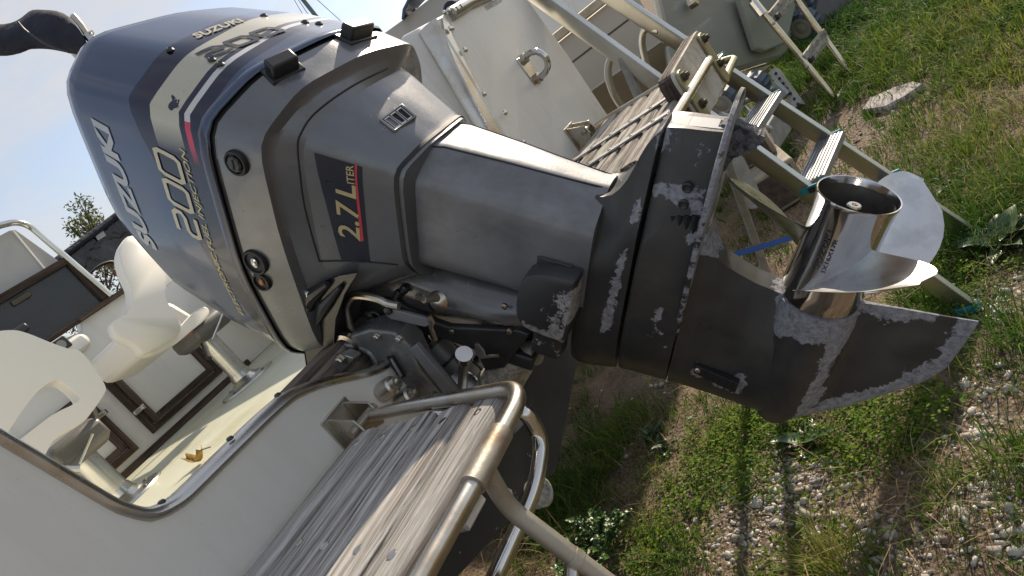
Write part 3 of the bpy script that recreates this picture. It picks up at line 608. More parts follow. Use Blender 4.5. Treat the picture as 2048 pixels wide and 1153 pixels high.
def hubtext(s, p0, p1, phi, hgt):
    V, Fc = text_mesh(s, .01, 0.); vs = []
    for x, y in V:
        p = p0 + (p1 - p0) * x; a = phi + y * hgt / .052; r = .0523; vs.append((math.cos(a) * r, p, math.sin(a) * r))
    return MB().add(vs, Fc).build('stamped_lettering', MT['etched'], prop, smooth=False)
hubtext('SUZUKI', .078, .138, math.radians(112), .009); hubtext('3X16X17R', .074, .130, math.radians(101), .006)
# ---------------------------------------------------------------- mounts, swivel and clamp brackets of the motor
wear_edge = lambda co: .55 + 0 * co[:, 0]
mc = [(-.430, -.112), (-.424, -.020), (-.352, -.002), (-.342, -.020), (-.346, -.118), (-.360, -.128)]
MT['mountblack'] = worn('mount_black', (.030, .031, .034), (.40, .40, .40), .45, 0, thr=.66, scale=40, col2=(.04, .04, .042))
def mcw(co): return np.clip(1 - np.minimum(seg_dist(co[:, :2], [[(-.428, -.112), (-.352, -.126)], [(-.345, -.09), (-.345, -.02), (-.39, -.012)]]) / .010, 1), 0, 1) * .75
for s in (1, -1):
    g = MB().ring_loft([[(a, b, s * l) for a, b in smooth_path([np.array(((a - c0) * k + c0, (b - c1) * k + c1)) for a, b in mc for c0, c1 in ((-.387, -.06),)], 5, True)] for l, k in ((.06, 1), (.112, 1), (.122, .96), (.124, .9))])
    g.build('mount_cover', MT['mountblack'], motor, attr=mcw)
    MB().box((-.384, -.158, s * .078), (.052, .066, .05), bev=.008).build('mount_foot', MT['mountblack'], motor, bevel=.004, attr=lambda co: .30 + 0 * co[:, 0])
MB().box((-.388, -.006, .0885), (.060, .014, .004), bev=.002).build('mount_lip', MT['mountblack'], motor, bevel=.001)
# swivel bracket: tapering casting ahead of the leg
def sw_ring(d, pf, pa, w):
    return dense_ring([(0, pf, d), (w * .7, pf + .004, d), (w, pf + .03, d), (w * 1.05, pa - .062, d), (w * .92, pa - .034, d), (w * .45, pa, d), (0, pa, d)], 4, 1)
sw = MB().ring_loft([sw_ring(-.79, -.23, -.110, .062), sw_ring(-.70, -.235, -.108, .070), sw_ring(-.62, -.222, -.106, .078), sw_ring(-.53, -.205, -.106, .078), sw_ring(-.46, -.190, -.106, .074), sw_ring(-.43, -.180, -.108, .066)])
MT['swivel'] = mat('swivel_paint', (.15, .15, .15), .24, .45, (.11, .11, .11), 12, coat=.3, bump=.1, bscale=260, bdist=.0004)
sw.build('swivel_bracket', MT['swivel'], motor, angle=40)
fl = [E3(x, y, .082) for x, y in ((700, 600), (790, 600), (870, 642), (900, 652), (1040, 660), (1060, 668), (1010, 735), (975, 742), (955, 700), (880, 675), (820, 662), (760, 650))]
MB().prism([(a, b, .070) for a, b, c in fl], (0, 0, .016), bev=.003).build('swivel_flange', MT['satin_black'], motor, bevel=.002)
MB().prism([(a, b, -.086) for a, b, c in fl], (0, 0, .016), bev=.003).build('swivel_flange', MT['satin_black'], motor, bevel=.002)
c = E3(872, 612, .085); MB().lathe((c[0], c[1], .066), (.1, .35, .9), [(0, .024), (.012, .022), (.020, .014), (.024, .004)], 20).build('boss', MT['oldsteel'], motor)
c2 = E3(866, 606, .10); nip = MB().cyl((c2[0], c2[1], .084), (c2[0] - .012, c2[1] + .012, .112), .0075, 8).build('grease_nipple', MT['chalksteel'], motor)
MB().cyl((c2[0] - .010, c2[1] + .010, .108), (c2[0] - .022, c2[1] + .024, .126), .004, 8).build('nipple_tip', MT['chalksteel'], nip)
for q in ((800, 585), (812, 575), (795, 598)): MB().lathe(E3(*q, .074), (0, 0, 1), [(0, .009), (.010, .009), (.012, .006), (.016, .003)], 8).build('bolt', MT['black'], motor, smooth=False)
# curved tilt handle
hk = smooth_path([E3(x, y, .135) for x, y in ((705, 664), (698, 640), (694, 615), (702, 597), (720, 592), (755, 598), (775, 607), (798, 612))], 6)
MB().tube(hk, .0075, 10).build('tilt_handle', MT['oldsteel'], motor)
lk = [E3(x, y, .125) for x, y in ((772, 616), (782, 612), (860, 634), (864, 646), (855, 650), (785, 634), (774, 626))]
MB().prism(lk, (0, 0, .008), bev=.002).build('tilt_link', MT['leg'], motor, bevel=.001)
MB().lathe(E3(779, 619, .13), (0, 0, 1), [(0, .008), (.008, .008), (.010, .005)], 12).build('link_pin', MT['satin_black'], motor)
MB().tube([E3(x, y, .13) for x, y in ((858, 632), (864, 645), (862, 655), (872, 680))], [.005, .006, .004, .004], 8).build('link_hook', MT['oldsteel'], motor)
MB().lathe(E3(736, 634, .10), (0, 0, 1), [(-.02, .012), (0, .012), (.004, .007), (.012, .006)], 10).build('lock_nut', MT['satin_black'], motor)
MB().tube(smooth_path([E3(x, y, .115) for x, y in ((735, 630), (748, 624), (762, 636), (770, 655))], 5), .0022, 6).build('cable', MT['black'], motor)
# clamp bracket on the transom (stays with the boat; drawn in the same frame)
cb = [E3(x, y, .15) for x, y in ((692, 690), (702, 668), (742, 656), (790, 662), (822, 690), (842, 735), (905, 812), (890, 840), (838, 800), (768, 762), (756, 735), (738, 706), (712, 694))]
cbm = MB().ring_loft([[(a + x, b + x, l) for a, b, _ in cb] for l, x in ((.105, 0), (.150, 0), (.156, .001))])
MT['clamp'] = mat('clamp_paint', (.24, .245, .25), .26, .45, (.18, .182, .185), 12, coat=.3, bump=.1, bscale=220, bdist=.0004)
stain(MT['clamp'], (14, 14, 14), .5, .45, .68, (.35, .32, .28))
clamp = cbm.build('clamp_bracket', MT['clamp'], motor, bevel=.005)
clp = MB().prism([(a, b, -.155) for a, b, _ in cb], (0, 0, .05)).build('clamp_bracket', MT['clamp'], motor, bevel=.005)
MB().tube(smooth_path([E3(x, y, .152) for x, y in ((692, 690), (716, 694), (742, 706), (757, 735), (765, 765), (800, 782))], 6), .0075, 10).build('bracket_rim', MT['clamp'], clamp)
MB().prism([E3(x, y, .158) for x, y in ((818, 700), (832, 690), (926, 800), (912, 820))], (0, 0, -.012), bev=.002).build('bracket_web', MT['leg'], clamp, bevel=.001)
st = [E3(x, y, .16) for x, y in ((775, 712), (786, 712), (812, 752), (800, 756))]
MB().prism(st, (0, 0, .004)).build('warning_label', MT['rubber'], clamp)
MB().prism([E3(x, y, .162) for x, y in ((783, 716), (786, 716), (806, 750), (803, 752))], (0, 0, .005)).build('warning_stripe', MT['silver'], clamp)
MB().cyl(E3(702, 712, .15), E3(702, 712, -.15), .028, 18).build('tilt_tube', MT['satin_black'], motor)
MB().lathe(E3(700, 690, .148), (0, 0, 1), [(0, .030), (.012, .030), (.014, .022), (.006, .02)], 20).build('tilt_tube_nut', MT['oldsteel'], motor)
# steering tie block and nut
tb_ = MB().box(E3(690, 722, .19), (.060, .030, .030), (nrm(np.array(E3(720, 690, .19)) - np.array(E3(668, 752, .19))), (0, .3, .9), (1, 0, 0)), bev=.004); tie = tb_.build('steering_block', MT['galv'], motor, bevel=.002)
MB().lathe(E3(684, 717, .205), (0, 0, 1), [(0, .013), (.003, .013), (.003, .008), (.010, .008), (.012, .005)], 6).build('bolt', MT['oldsteel'], tie, smooth=False)
MB().cyl(E3(676, 742, .19), E3(664, 752, .19), .011, 10).build('steering_rod_end', MT['chalksteel'], tie)
# tilt ram and trim rams
def C3(q, l): return np.array(E3(*q, l))
ram = MB().tube([C3((862, 682), .055), C3((880, 705), .055), C3((1035, 850), .055)], [.030, .032, .032], 22).build('tilt_ram', MT['leg'], motor)
MB().tube([C3((858, 678), .055), C3((866, 687), .055)], .034, 22).build('ram_collar', MT['satin_black'], ram)
MB().cyl(C3((868, 690), .058), C3((838, 640), .05), .011, 14).build('ram_rod', MT['polished'], ram)
MB().tube([C3((893, 716), .055), C3((897, 720), .055)], .0335, 22).build('ram_ring', MT['black'], ram)
trm = MB().tube([C3((925, 772), .10), C3((928, 712), .14)], .0095, 14).build('trim_ram', MT['oldsteel'], motor)
MB().tube([C3((928, 718), .137), C3((928, 708), .143)], .0155, 16).build('ram_head', MT['steel'], trm)
ax_ = C3((928, 712), .14) - C3((925, 772), .10)
MB().lathe(C3((924, 776), .10), ax_, [(-.01, .034), (.004, .034), (.007, .030), (.007, .012)], 28).build('ram_flange', MT['steel'], trm)
MB().tube([C3((924, 775), .10), C3((905, 850), .06)], .036, 20).build('trim_cylinder', MT['leg'], motor)
MB().tube([C3((960, 790), -.06), C3((905, 720), -.06)], .034, 16).build('trim_cylinder', MT['leg'], motor)
tabz = [C3(q, .10) for q in ((952, 690), (958, 686), (970, 700), (974, 715), (960, 716), (953, 706))]
MB().prism(tabz, (0, 0, .004), bev=.001).build('anode_plate', MT['galv'], motor)
MB().tube([C3((970, 714), .1), C3((1000, 712), .1)], .004, 8).build('spring_clip', MT['steel'], motor)
# barnacled lower clamp and thrust rod
MT['barnacle'] = worn('barnacled', (.025, .025, .026), (.45, .44, .40), .7, 0, thr=.50, scale=90)
MB().tube([C3((985, 770), .05), C3((1035, 712), .05), C3((1075, 705), .05)], [.034, .03, .022], 16).build('thrust_bar', MT['barnacle'], motor, attr=lambda co: .35 + 0 * co[:, 0])
MB().box(C3((1000, 750), 0.), (.09, .07, .22), bev=.008).build('bracket_foot', MT['barnacle'], motor, bevel=.004, attr=lambda co: .3 + 0 * co[:, 0])
MB().box(C3((1055, 690), .03), (.06, .03, .10), bev=.004).build('lower_yoke', MT['satin_black'], motor, bevel=.003)

# hoses and small hardware round the bracket
for k_, qs in enumerate((((742, 612), (760, 640), (800, 660), (845, 676)), ((716, 640), (728, 668), (764, 690), (800, 700)), ((905, 690), (940, 720), (965, 742), (990, 735)))):
    MB().tube(smooth_path([E3(x, y, .06 - .01 * k_) for x, y in qs], 6), (.0055, .0045, .005)[k_], 8).build('hydraulic_hose', MT['rubber'], motor)
for q in ((756, 672), (800, 676), (872, 790), (905, 820), (790, 770), (838, 795)):
    MB().lathe(E3(*q, .156), (0, 0, 1), [(0, .0085), (.003, .0085), (.003, .006), (.008, .006), (.009, .004)], 6).build('bolt', MT['oldsteel'], clamp, smooth=False)
for q in ((780, 548), (1010, 612), (1020, 662), (905, 662), (955, 690)):
    MB().lathe(E3(*q, .086), (0, 0, 1), [(0, .006), (.004, .006), (.005, .003)], 8).build('bolt', MT['oldsteel'], motor, smooth=False)
# ---------------------------------------------------------------- the motor's own boat
XC, YT = .955, 1.0
MT['gel'] = mat('aged_white_gelcoat', (.72, .71, .665), .30, 0, (.66, .65, .61), 3, lo=.35, hi=.7, rv=.1, bump=.04, bscale=60, bdist=.0006)
MT['gelgrey'] = mat('grey_white_gelcoat', (.69, .67, .615), .28, 0, (.63, .61, .56), 2.2, lo=.35, hi=.7, rv=.1, bump=.03, bscale=30, bdist=.0006)
stain(MT['gel'], (16, 16, 1.6), .30, .50, .75, (.66, .62, .54)); stain(MT['gelgrey'], (14, 14, 1.6), .28, .48, .75, (.66, .62, .54))
MT['antifoul'] = worn('black_antifouling', (.020, .020, .019), (.52, .50, .38), .75, 0, thr=.70, scale=30, col2=(.034, .033, .030), under_rough=.6, under_metal=0)
MT['floor'] = mat('stained_deck', (.54, .55, .44), .5, 0, (.42, .41, .27), 5, lo=.46, hi=.80, bump=.1, bscale=120, bdist=.0008)
MT['teak'] = wood('weathered_teak_trim', (.115, .082, .064), (.055, .038, .030), 'x', fine=50)
MT['teakz'] = wood('weathered_teak_upright', (.115, .082, .064), (.055, .038, .030), 'z', fine=50)
MT['greyteak'] = wood('grey_teak', (.30, .26, .22), (.17, .14, .115), 'x', fine=60)
MT['plank'] = wood('grey_weathered_plank', (.19, .16, .135), (.52, .50, .47), 'x', fine=85, bump=.7, objrand=.22)
MT['plank2'] = wood('grey_weathered_slat', (.11, .085, .065), (.42, .39, .35), 'x', fine=60, bump=1., objrand=.2)
MT['darkpanel'] = mat('dark_acrylic', (.018, .020, .025), .28, 0, (.026, .027, .030), 4)
MT['dull'] = mat('dull_bronze', (.10, .085, .06), .5, .6)
boat = thing('motor_boat', (XC, YT, .66), 'white motor boat with teak trimmed cockpit and chrome edged transom', 'boat')
# transom outline (x, z) with the cut-out for the motor
port_half = [(-.26, .98), (-.28, 1.30), (-.27, 1.57), (.255, 1.585), (.292, 1.40), (.325, 1.235), (.345, 1.195), (.385, 1.180), (.56, 1.176), (.615, 1.172), (.655, 1.158), (.70, 1.135), (.745, 1.108), (.785, 1.088), (.84, 1.080)]
low_half = [(XC, .655), (.55, .765), (.10, .89), (-.20, .965)]
mirror = lambda L: [(2 * XC - a, b) for a, b in L]
topl = port_half + mirror(port_half)[::-1]
outline = topl + mirror(low_half[1:])[::-1][0:] + low_half
tr = bmesh.new(); ring = outline
WL = .955
def tri_prism(poly, y0, y1):
    """concave outline in x, z between two y values, triangulated cleanly"""
    bm = bmesh.new(); vs = [bm.verts.new((a, y0, b)) for a, b in poly]; bm.faces.new(vs)
    r = bmesh.ops.extrude_face_region(bm, geom=bm.faces[:]); 
    for v in [g for g in r['geom'] if isinstance(g, bmesh.types.BMVert)]: v.co.y = y1
    bmesh.ops.triangulate(bm, faces=[f for f in bm.faces if len(f.verts) > 4]); bmesh.ops.recalc_face_normals(bm, faces=bm.faces[:])
    bm.verts.ensure_lookup_table(); V = [tuple(v.co) for v in bm.verts]; Fc = [tuple(v.index for v in f.verts) for f in bm.faces]; bm.free(); return V, Fc
upperp = [p for p in outline if p[1] > WL]
def clip(poly, z, keep_above):
    out = []
    for i in range(len(poly)):
        a, b = poly[i], poly[(i + 1) % len(poly)]; ia, ib = (a[1] >= z) == keep_above, (b[1] >= z) == keep_above
        if ia: out.append(a)
        if ia != ib: t = (z - a[1]) / (b[1] - a[1]); out.append((a[0] + (b[0] - a[0]) * t, z))
    return out
V, Fc = tri_prism(clip(outline, WL, True), YT, YT + .055); transom = MB().add(V, Fc).build('transom', MT['gelgrey'], boat, smooth=False, bevel=.004)
V, Fc = tri_prism(clip(outline, WL - .001, False), YT + .001, YT + .055)
lowt = MB()
nx, nz_ = 120, 24                                                   # a fine grid so that the flaking follows the edges
for i in range(nx): pass
lowt.add(V, Fc); lowt.build('transom_bottom', MT['antifoul'], boat, smooth=False, attr=lambda co: .30 + 0 * co[:, 0])
# black keel and hull bottom going forward, white topsides
def hull_sec(y):
    k = 1 + .10 * math.sin((y - 1) / 5 * math.pi) if y < 6 else 1; f = max(.12, 1 - max(0, (y - 4.0) / 2.6) ** 2); w = 1.22 * k * f; rise = max(0, y - 3) * .05
    return [(XC - w, y, 1.57 + rise * 2), (XC - w * 1.005, y, 1.30 + rise), (XC - w * .97, y, .98 + rise), (XC - w * .70, y, .89 + rise), (XC - w * .33, y, .765 + rise), (XC, y, .655 + rise),
            (XC + w * .33, y, .765 + rise), (XC + w * .70, y, .89 + rise), (XC + w * .97, y, .98 + rise), (XC + w * 1.005, y, 1.30 + rise), (XC + w, y, 1.57 + rise * 2)]
secs = [hull_sec(y) for y in (1.056, 1.8, 2.6, 3.4, 4.2, 5.0, 5.8, 6.4)]
hb = MB()
k = 0
for s in secs: hb.v.extend(s)
n = 11
for i in range(len(secs) - 1):
    for j in range(n - 1): hb.f.append((i * n + j, i * n + j + 1, (i + 1) * n + j + 1, (i + 1) * n + j)); hb.mi.append(1 if 2 <= j <= 7 else 0)
hb.build('hull', [MT['gelgrey'], MT['antifoul']], boat, angle=30, solid=.02)
# cockpit floor, side linings, aft bulkhead
YB, ZF = 2.95, 1.08
MB().box((XC, (1.12 + YB) / 2, ZF - .02), (2.30, YB - 1.12, .04)).build('cockpit_floor', MT['floor'], boat, smooth=False)
MB().box((XC, 1.085, 1.12), (2.2, .055, .085), bev=.004).build('transom_sill', MT['greyteak'], boat, smooth=False)
for i, (yy, ww) in enumerate(((1.075, .030), (1.108, .030))):
    MB().box((XC, yy, 1.168), (1.28, ww, .014), bev=.003).build('sill_plank', MT['greyteak'], boat, smooth=False)
for s in (-1, 1):
    x = XC + s * 1.02
    MB().prism([(x, 1.06, 1.08), (x, 2.95, 1.08), (x, 2.95, 1.50), (x, 1.06, 1.50)], (s * .03, 0, 0)).build('side_lining', MT['gel'], boat, smooth=False, bevel=.004)
    MB().box((XC + s * 1.10, 2.0, 1.565), (.26, 1.9, .03), bev=.008).build('side_deck', MT['gel'], boat, smooth=False)
# starboard quarter block: the inner face beside the cut-out
q0, q1 = PX(800, 95, 1.62), PX(905, 265, 1.60)
qp = [(1.592, 1.056, 1.14), (1.622, 1.056, 1.30), (1.658, 1.056, 1.585), (1.66, 1.115, 1.60), (1.63, 1.125, 1.585), (1.605, 1.150, 1.335), (1.60, 1.155, 1.14)]
qi = MB()
inner = [(1.600, 1.057, 1.10), (1.640, 1.057, 1.40), (1.656, 1.057, 1.60), (1.640, 1.110, 1.612), (1.622, 1.118, 1.588), (1.606, 1.150, 1.335), (1.600, 1.165, 1.10)]
qi.prism(inner, (.47, 0, 0)); qi.build('quarter_block', MT['gel'], boat, smooth=False, bevel=.008)
inner_p = [(2 * XC - a, b, c) for a, b, c in inner]
MB().prism(inner_p, (-.47, 0, 0)).build('quarter_block', MT['gel'], boat, smooth=False, bevel=.008)
# stainless cap along the cut-out
path = [(a, b) for a, b in topl if a > .2 and a < 2 * XC - .2]
fp = fillet_path([(a, 0, b) for a, b in path], .05, 4)
rings = []
for i, p_ in enumerate(fp):
    t = nrm(fp[min(i + 1, len(fp) - 1)] - fp[max(i - 1, 0)]); nn = np.array((-t[2], 0, t[0])); nn = nn if nn[2] > -.2 else -nn
    c = np.array((p_[0], YT + .027, p_[2])) ; rr = []
    for a in np.linspace(0, 2 * math.pi, 16, endpoint=False): rr.append(c + np.array((0, 1., 0)) * math.cos(a) * .036 + nn * (math.sin(a) * .013 + .004))
    rings.append(rr)
cap = MB().ring_loft(rings).build('edge_rail', MT['oldsteel'], boat)
for x, z in ((.372, 1.197), (.50, 1.192), (.605, 1.187), (1.62, 1.29), (1.605, 1.20), (1.648, 1.48), (1.652, 1.545)):
    y = YT - .006 if x > 1 else YT + .012; zz = z
    if x > 1: MB().lathe((x + .018, YT - .012, z), (0, -1, 0), [(0, .008), (.004, .007), (.006, .003)], 10).build('rail_screw', MT['steel'], cap)
    else: MB().lathe((x, y, z + .004), (0, -.3, 1), [(0, .006), (.003, .005), (.004, .002)], 10).build('rail_screw', MT['satin_black'], cap)
# flat steel strap on the starboard quarter, like the photo's end plate
spath = [PY(*q, YT - .006) for q in ((893, 22), (905, 70), (935, 130), (975, 205), (1012, 280), (1022, 318), (1010, 318), (985, 270), (945, 195), (908, 120), (890, 72), (885, 35))]
MB().prism(spath, (0, .006, 0)).build('rail_plate', MT['oldsteel'], boat, smooth=False, bevel=.002)
for q in ((888, 26), (904, 58), (968, 189), (1020, 305)): c = PY(*q, YT - .006); MB().lathe(c, (0, -1, 0), [(0, .007), (.004, .006), (.006, .002)], 10).build('rail_screw', MT['steel'], boat)
# towing eye
c = PY(1058, 140, YT)
ey = MB().prism([c + np.array(v) for v in ((-.030, -.004, -.045), (.030, -.004, -.045), (.030, -.004, .045), (-.030, -.004, .045))], (0, .004, 0), bev=.002)
eye = ey.build('towing_eye', MT['oldsteel'], boat, bevel=.002)
MB().tube(smooth_path([c + np.array(v) for v in ((0, -.004, -.034), (0, -.03, -.036), (0, -.055, -.026), (0, -.066, 0), (0, -.055, .026), (0, -.03, .036), (0, -.004, .034))], 5), .0095, 12).build('eye_loop', MT['steel'], eye)
for dz in (-.034, .034): MB().lathe(c + np.array((0, -.004, dz)), (0, -1, 0), [(0, .016), (.012, .016), (.014, .011)], 12).build('eye_nut', MT['oldsteel'], eye)
# faint hull number on the starboard quarter
def decal_wall(name, s, q0, q1, h, y, m, parent):
    V, Fc = text_mesh(s, .0, 0.); a, b = PY(*q0, y), PY(*q1, y); u = b - a; vs = [a + u * x_ + np.array((0, 0, 1.)) * (y_ * h) + np.array((0, -.001, 0)) for x_, y_ in V]
    return MB().add(vs, Fc).build(name, m, parent, smooth=False)
MT['fadedgrey'] = mat('faded_stamp', (.25, .25, .24), .6)
decal_wall('hull_number', 'IVARF0053F', (975, 22), (1006, 3), .016, YT, MT['fadedgrey'], boat)
# through-hull outlet on the port quarter, pale plug, drain light
c = PY(562, 1152, YT); MB().lathe(c, (0, -1, 0), [(0, .045), (.006, .045), (.010, .038), (.010, .001)], 28).build('outlet_cover', mat('pale_plastic', (.52, .56, .52), .4), boat)
c = PY(1082, 985, YT - .02); dl = MB().lathe(c, (0, -1, 0), [(-.02, .030), (.006, .030), (.012, .022), (.012, .014), (.006, .012), (.006, .002)], 20).build('drain_fitting', MT['barnacle'], boat, attr=lambda co: .45 + 0 * co[:, 0])
# transom hinge brackets of the swim platforms
def hinge(c, sgn=1):
    h = MB().prism([c + np.array(v) for v in ((-.035, -.003, -.04), (.035, -.003, -.04), (.035, -.003, .04), (-.035, -.003, .04))], (0, .005, 0)).build('hinge_bracket', MT['oldsteel'], boat, smooth=False, bevel=.002)
    for dx in (-.022, .022):
        MB().prism([c + np.array(v) for v in ((dx, -.003, -.035), (dx, -.003, .035), (dx, -.055, .015), (dx, -.06, -.012), (dx, -.05, -.03))], (.004, 0, 0)).build('hinge_cheek', MT['oldsteel'], h, smooth=False, bevel=.001)
    MB().cyl(c + (-.035, -.045, 0), c + (.035, -.045, 0), .007, 10).build('hinge_pin', MT['chalksteel'], h)
hinge(np.array((.652, YT, 1.072))); hinge(np.array((1.90, YT, 1.10)))
for q in ((785, 770), (822, 790)):
    c = PY(*q, YT - .03); MB().lathe(c, (.2, -1, .1), [(-.03, .018), (.0, .018), (.003, .013), (.014, .012), (.015, .007), (.02, .006)], 12).build('through_hull_bolt', MT['oldsteel'], boat)
# bulkhead with its moulding, cupboards and hatch
bk = [(.10, 1.08), (2.02, 1.08), (2.02, 1.66), (1.36, 1.655), (1.335, 1.62), (1.29, 1.63), (1.21, 1.652), (.10, 1.655)]
V, Fc = tri_prism(bk, YB, YB + .05); MB().add(V, Fc).build('bulkhead', MT['gel'], boat, smooth=False, bevel=.006)
MB().box((1.18, YB - .025, 1.585), (.28, .05, .07), bev=.02).build('moulded_step', MT['gel'], boat, bevel=.015)
c = PY(122, 690, YB - .055); sp_ = MB().box(c, (.062, .006, .050), bev=.004).build('gauge', MT['black'], boat, bevel=.003); MB().lathe(c + (0, -.003, 0), (0, -1, 0), [(0, .017), (.003, .017), (.003, .001)], 20).build('gauge_dial', MT['fadedgrey'], sp_)
MB().box((1.47, YB - .012, 1.658), (.25, .05, .018), bev=.003).build('shelf_trim', MT['teak'], boat, smooth=False)
MB().box((1.02, YB - .006, 1.092), (1.5, .02, .030), bev=.003).build('skirting', MT['teak'], boat, smooth=False)
def cupboard(xa, xb, za, zb, latch):
    d = MB().box(((xa + xb) / 2, YB - .010, (za + zb) / 2), (xb - xa - .09, .012, zb - za - .09)).build('cupboard_door', MT['gel'], boat, smooth=False, bevel=.002)
    for k_, (w_, y_) in enumerate(((.024, -.006), (.026, -.014))):
        i0 = .0 if k_ == 0 else .030
        xa_, xb_, za_, zb_ = xa + i0, xb - i0, za + i0, zb - i0
        for zc in (za_ + w_ / 2, zb_ - w_ / 2): MB().box(((xa_ + xb_) / 2, YB + y_ - .004, zc), (xb_ - xa_ - 2 * w_ - .001, .018, w_), bev=.003).build('door_frame', MT['teak'], d, smooth=False, bevel=.001)
        for xc_ in (xa_ + w_ / 2, xb_ - w_ / 2): MB().box((xc_, YB + y_ - .0041, (za_ + zb_) / 2), (w_, .018, zb_ - za_), bev=.003).build('door_frame', MT['teakz'], d, smooth=False, bevel=.001)
    l = MB().box((latch[0], YB - .030, latch[1]), (.048, .008, .020), bev=.003).build('latch', MT['steel'], d, bevel=.002)
    MB().box((latch[0] + .016, YB - .038, latch[1]), (.010, .014, .022), bev=.002).build('latch_catch', MT['steel'], l, bevel=.001)
cupboard(1.245, 1.645, 1.137, 1.490, (1.262, 1.245)); cupboard(.72, 1.165, 1.132, 1.432, (1.150, 1.322))
# dark sliding hatch with teak surround
ht = MB().box((1.18, YB - .006, 1.765), (.58, .012, .195)).build('sliding_hatch', MT['darkpanel'], boat, smooth=False, bevel=.002)
MB().box((1.17, YB - .014, 1.876), (.64, .03, .028), bev=.003).build('hatch_frame', MT['teak'], ht, smooth=False)
MB().box((1.484, YB - .0141, 1.765), (.024, .03, .195), bev=.003).build('hatch_frame', MT['teakz'], ht, smooth=False)
MB().box((1.17, YB - .014, 1.658), (.64, .03, .018), bev=.003).build('hatch_frame', MT['teak'], ht, smooth=False)
MB().box(PY(42, 598, YB - .016), (.075, .012, .024), bev=.004).build('finger_pull', MT['dull'], ht, bevel=.003)
MB().box(PY(30, 668, YB - .03), (.10, .03, .035), bev=.008).build('hatch_handle', MT['black'], ht, bevel=.006)
MB().tube(smooth_path([PY(*q, YB - .06) for q in ((65, 678), (95, 692), (112, 705))], 5), .012, 8).build('steering_wheel_rim', MT['black'], boat)
# windscreen panel and grab rail over the hatch
wsg = [PY(*q, YB + .02) for q in ((-30, 488), (18, 462), (30, 460), (118, 523), (70, 560), (-30, 622))]
MT['fog'] = mat('hazed_acrylic', (.42, .42, .40), .35, 0, (.36, .36, .34), 3)
ws = MB().prism(wsg, (0, .008, 0)).build('windscreen', MT['fog'], boat, smooth=False)
MB().tube([PY(*q, YB + .015) for q in ((26, 462), (92, 542))], .004, 8).build('windscreen_rib', MT['gel'], ws)
MB().tube(fillet_path([PY(-25, 458, YB - .03), PY(45, 440, YB - .03), PY(222, 592, YB - .03)], .09, 8), .0125, 14).build('grab_rail', MT['steel'], boat)
# starboard coaming details seen past the seat
MB().box((1.90, 2.6, 1.42), (.16, .7, .03), bev=.006).build('side_shelf', MT['gel'], boat, smooth=False, bevel=.006)
MB().box((1.83, 2.4, 1.30), (.02, 1.0, .012)).build('blue_stripe', mat('blue_stripe', (.10, .20, .45), .4), boat, smooth=False)

# ---------------------------------------------------------------- helm seats
MT['shell'] = mat('cream_plastic', (.82, .79, .72), .42, 0, (.78, .75, .68), 3, spec=.4)
MT['bracket'] = mat('grey_cast_bracket', (.20, .19, .175), .45, .5, (.15, .145, .135), 12)
def shell_plate(mb, poly_px, y, th, lean=0.):
    P = [PY(*q, y) for q in poly_px]; P = smooth_path(P, 4, True); zc = min(p[2] for p in P)
    P = [p + np.array((0, -(p[2] - zc) * lean, 0)) for p in P]
    c = sum(P) / len(P)
    def sc(k, dy): return [c + (p - c) * k + np.array((0, dy, 0)) for p in P]
    return mb.ring_loft([sc(.975, -th * .5), sc(.995, -th * .30), sc(1, 0), sc(.995, th * .3), sc(.97, th * .5)])
s1 = thing('helm_chair', (1.48, 2.45, 1.08), 'cream moulded helm seat with waisted back beside the starboard cupboard', 'seat', None)
shell_plate(MB(), ((258, 476), (240, 490), (232, 515), (240, 548), (254, 580), (256, 612), (246, 635), (222, 648), (219, 660), (232, 680), (262, 694), (282, 712), (320, 694), (356, 668), (350, 640), (330, 612), (325, 590), (330, 575), (345, 560), (330, 520), (300, 490)), 2.30, .055).build('backrest', MT['shell'], s1, angle=80)
arm = [PY(*q, 2.34) for q in ((322, 690), (352, 664), (372, 645), (396, 622), (410, 632), (402, 645), (378, 668), (345, 695), (300, 712), (286, 710))]
shell_plate(MB(), ((322, 694), (352, 662), (372, 640), (384, 628), (404, 618), (414, 628), (404, 645), (378, 666), (345, 693), (300, 713), (284, 708)), 2.33, .05).build('armrest', MT['shell'], s1, angle=80)
pan = [PY(*q, 2.42) for q in ((235, 672), (282, 712), (345, 693), (405, 640), (340, 600))]
MB().ring_loft([[p + np.array((0, dy, 0)) for p in pan] for dy in (0, .36)]).build('seat_pan', MT['shell'], s1, bevel=.02)
def pedestal(t, top_px, bot_px, y, flange_px, r):
    a, b = PY(*top_px, y), PY(*bot_px, y); b = np.array((a[0] * .5 + b[0] * .5, y, ZF + .01)); a = np.array((b[0], y, a[2]))
    MB().cyl(a, b, r, 20).build('pedestal', MT['alu'], t)
    for k_ in range(5): pass
    MB().lathe((b[0], y, ZF + .001), (0, 0, 1), [(0, .115), (.006, .112), (.012, .06), (.03, r + .006), (.05, r + .003)], 28).build('floor_flange', MT['alu'], t)
    for a_ in (20, 110, 200, 290): MB().lathe((b[0] + .09 * math.cos(math.radians(a_)), y + .09 * math.sin(math.radians(a_)), ZF + .008), (0, 0, 1), [(0, .008), (.004, .006)], 8).build('flange_screw', MT['satin_black'], t)
    return a, b
a, b = pedestal(s1, (405, 672), (495, 762), 2.45, None, .036)
br = MB().box((a[0], 2.43, a[2] + .015), (.17, .20, .075), bev=.02).build('swivel_bracket', MT['bracket'], s1, bevel=.012)
MB().tube([(a[0] - .09, 2.33, a[2] - .02), (a[0] - .13, 2.30, a[2] - .07)], .010, 10).build('swivel_lever', MT['black'], br)
MB().box((a[0] - .11, 2.325, a[2] + .045), (.045, .02, .022), bev=.004).build('orange_clip', mat('orange_plastic', (.60, .16, .03), .5), br, bevel=.003)
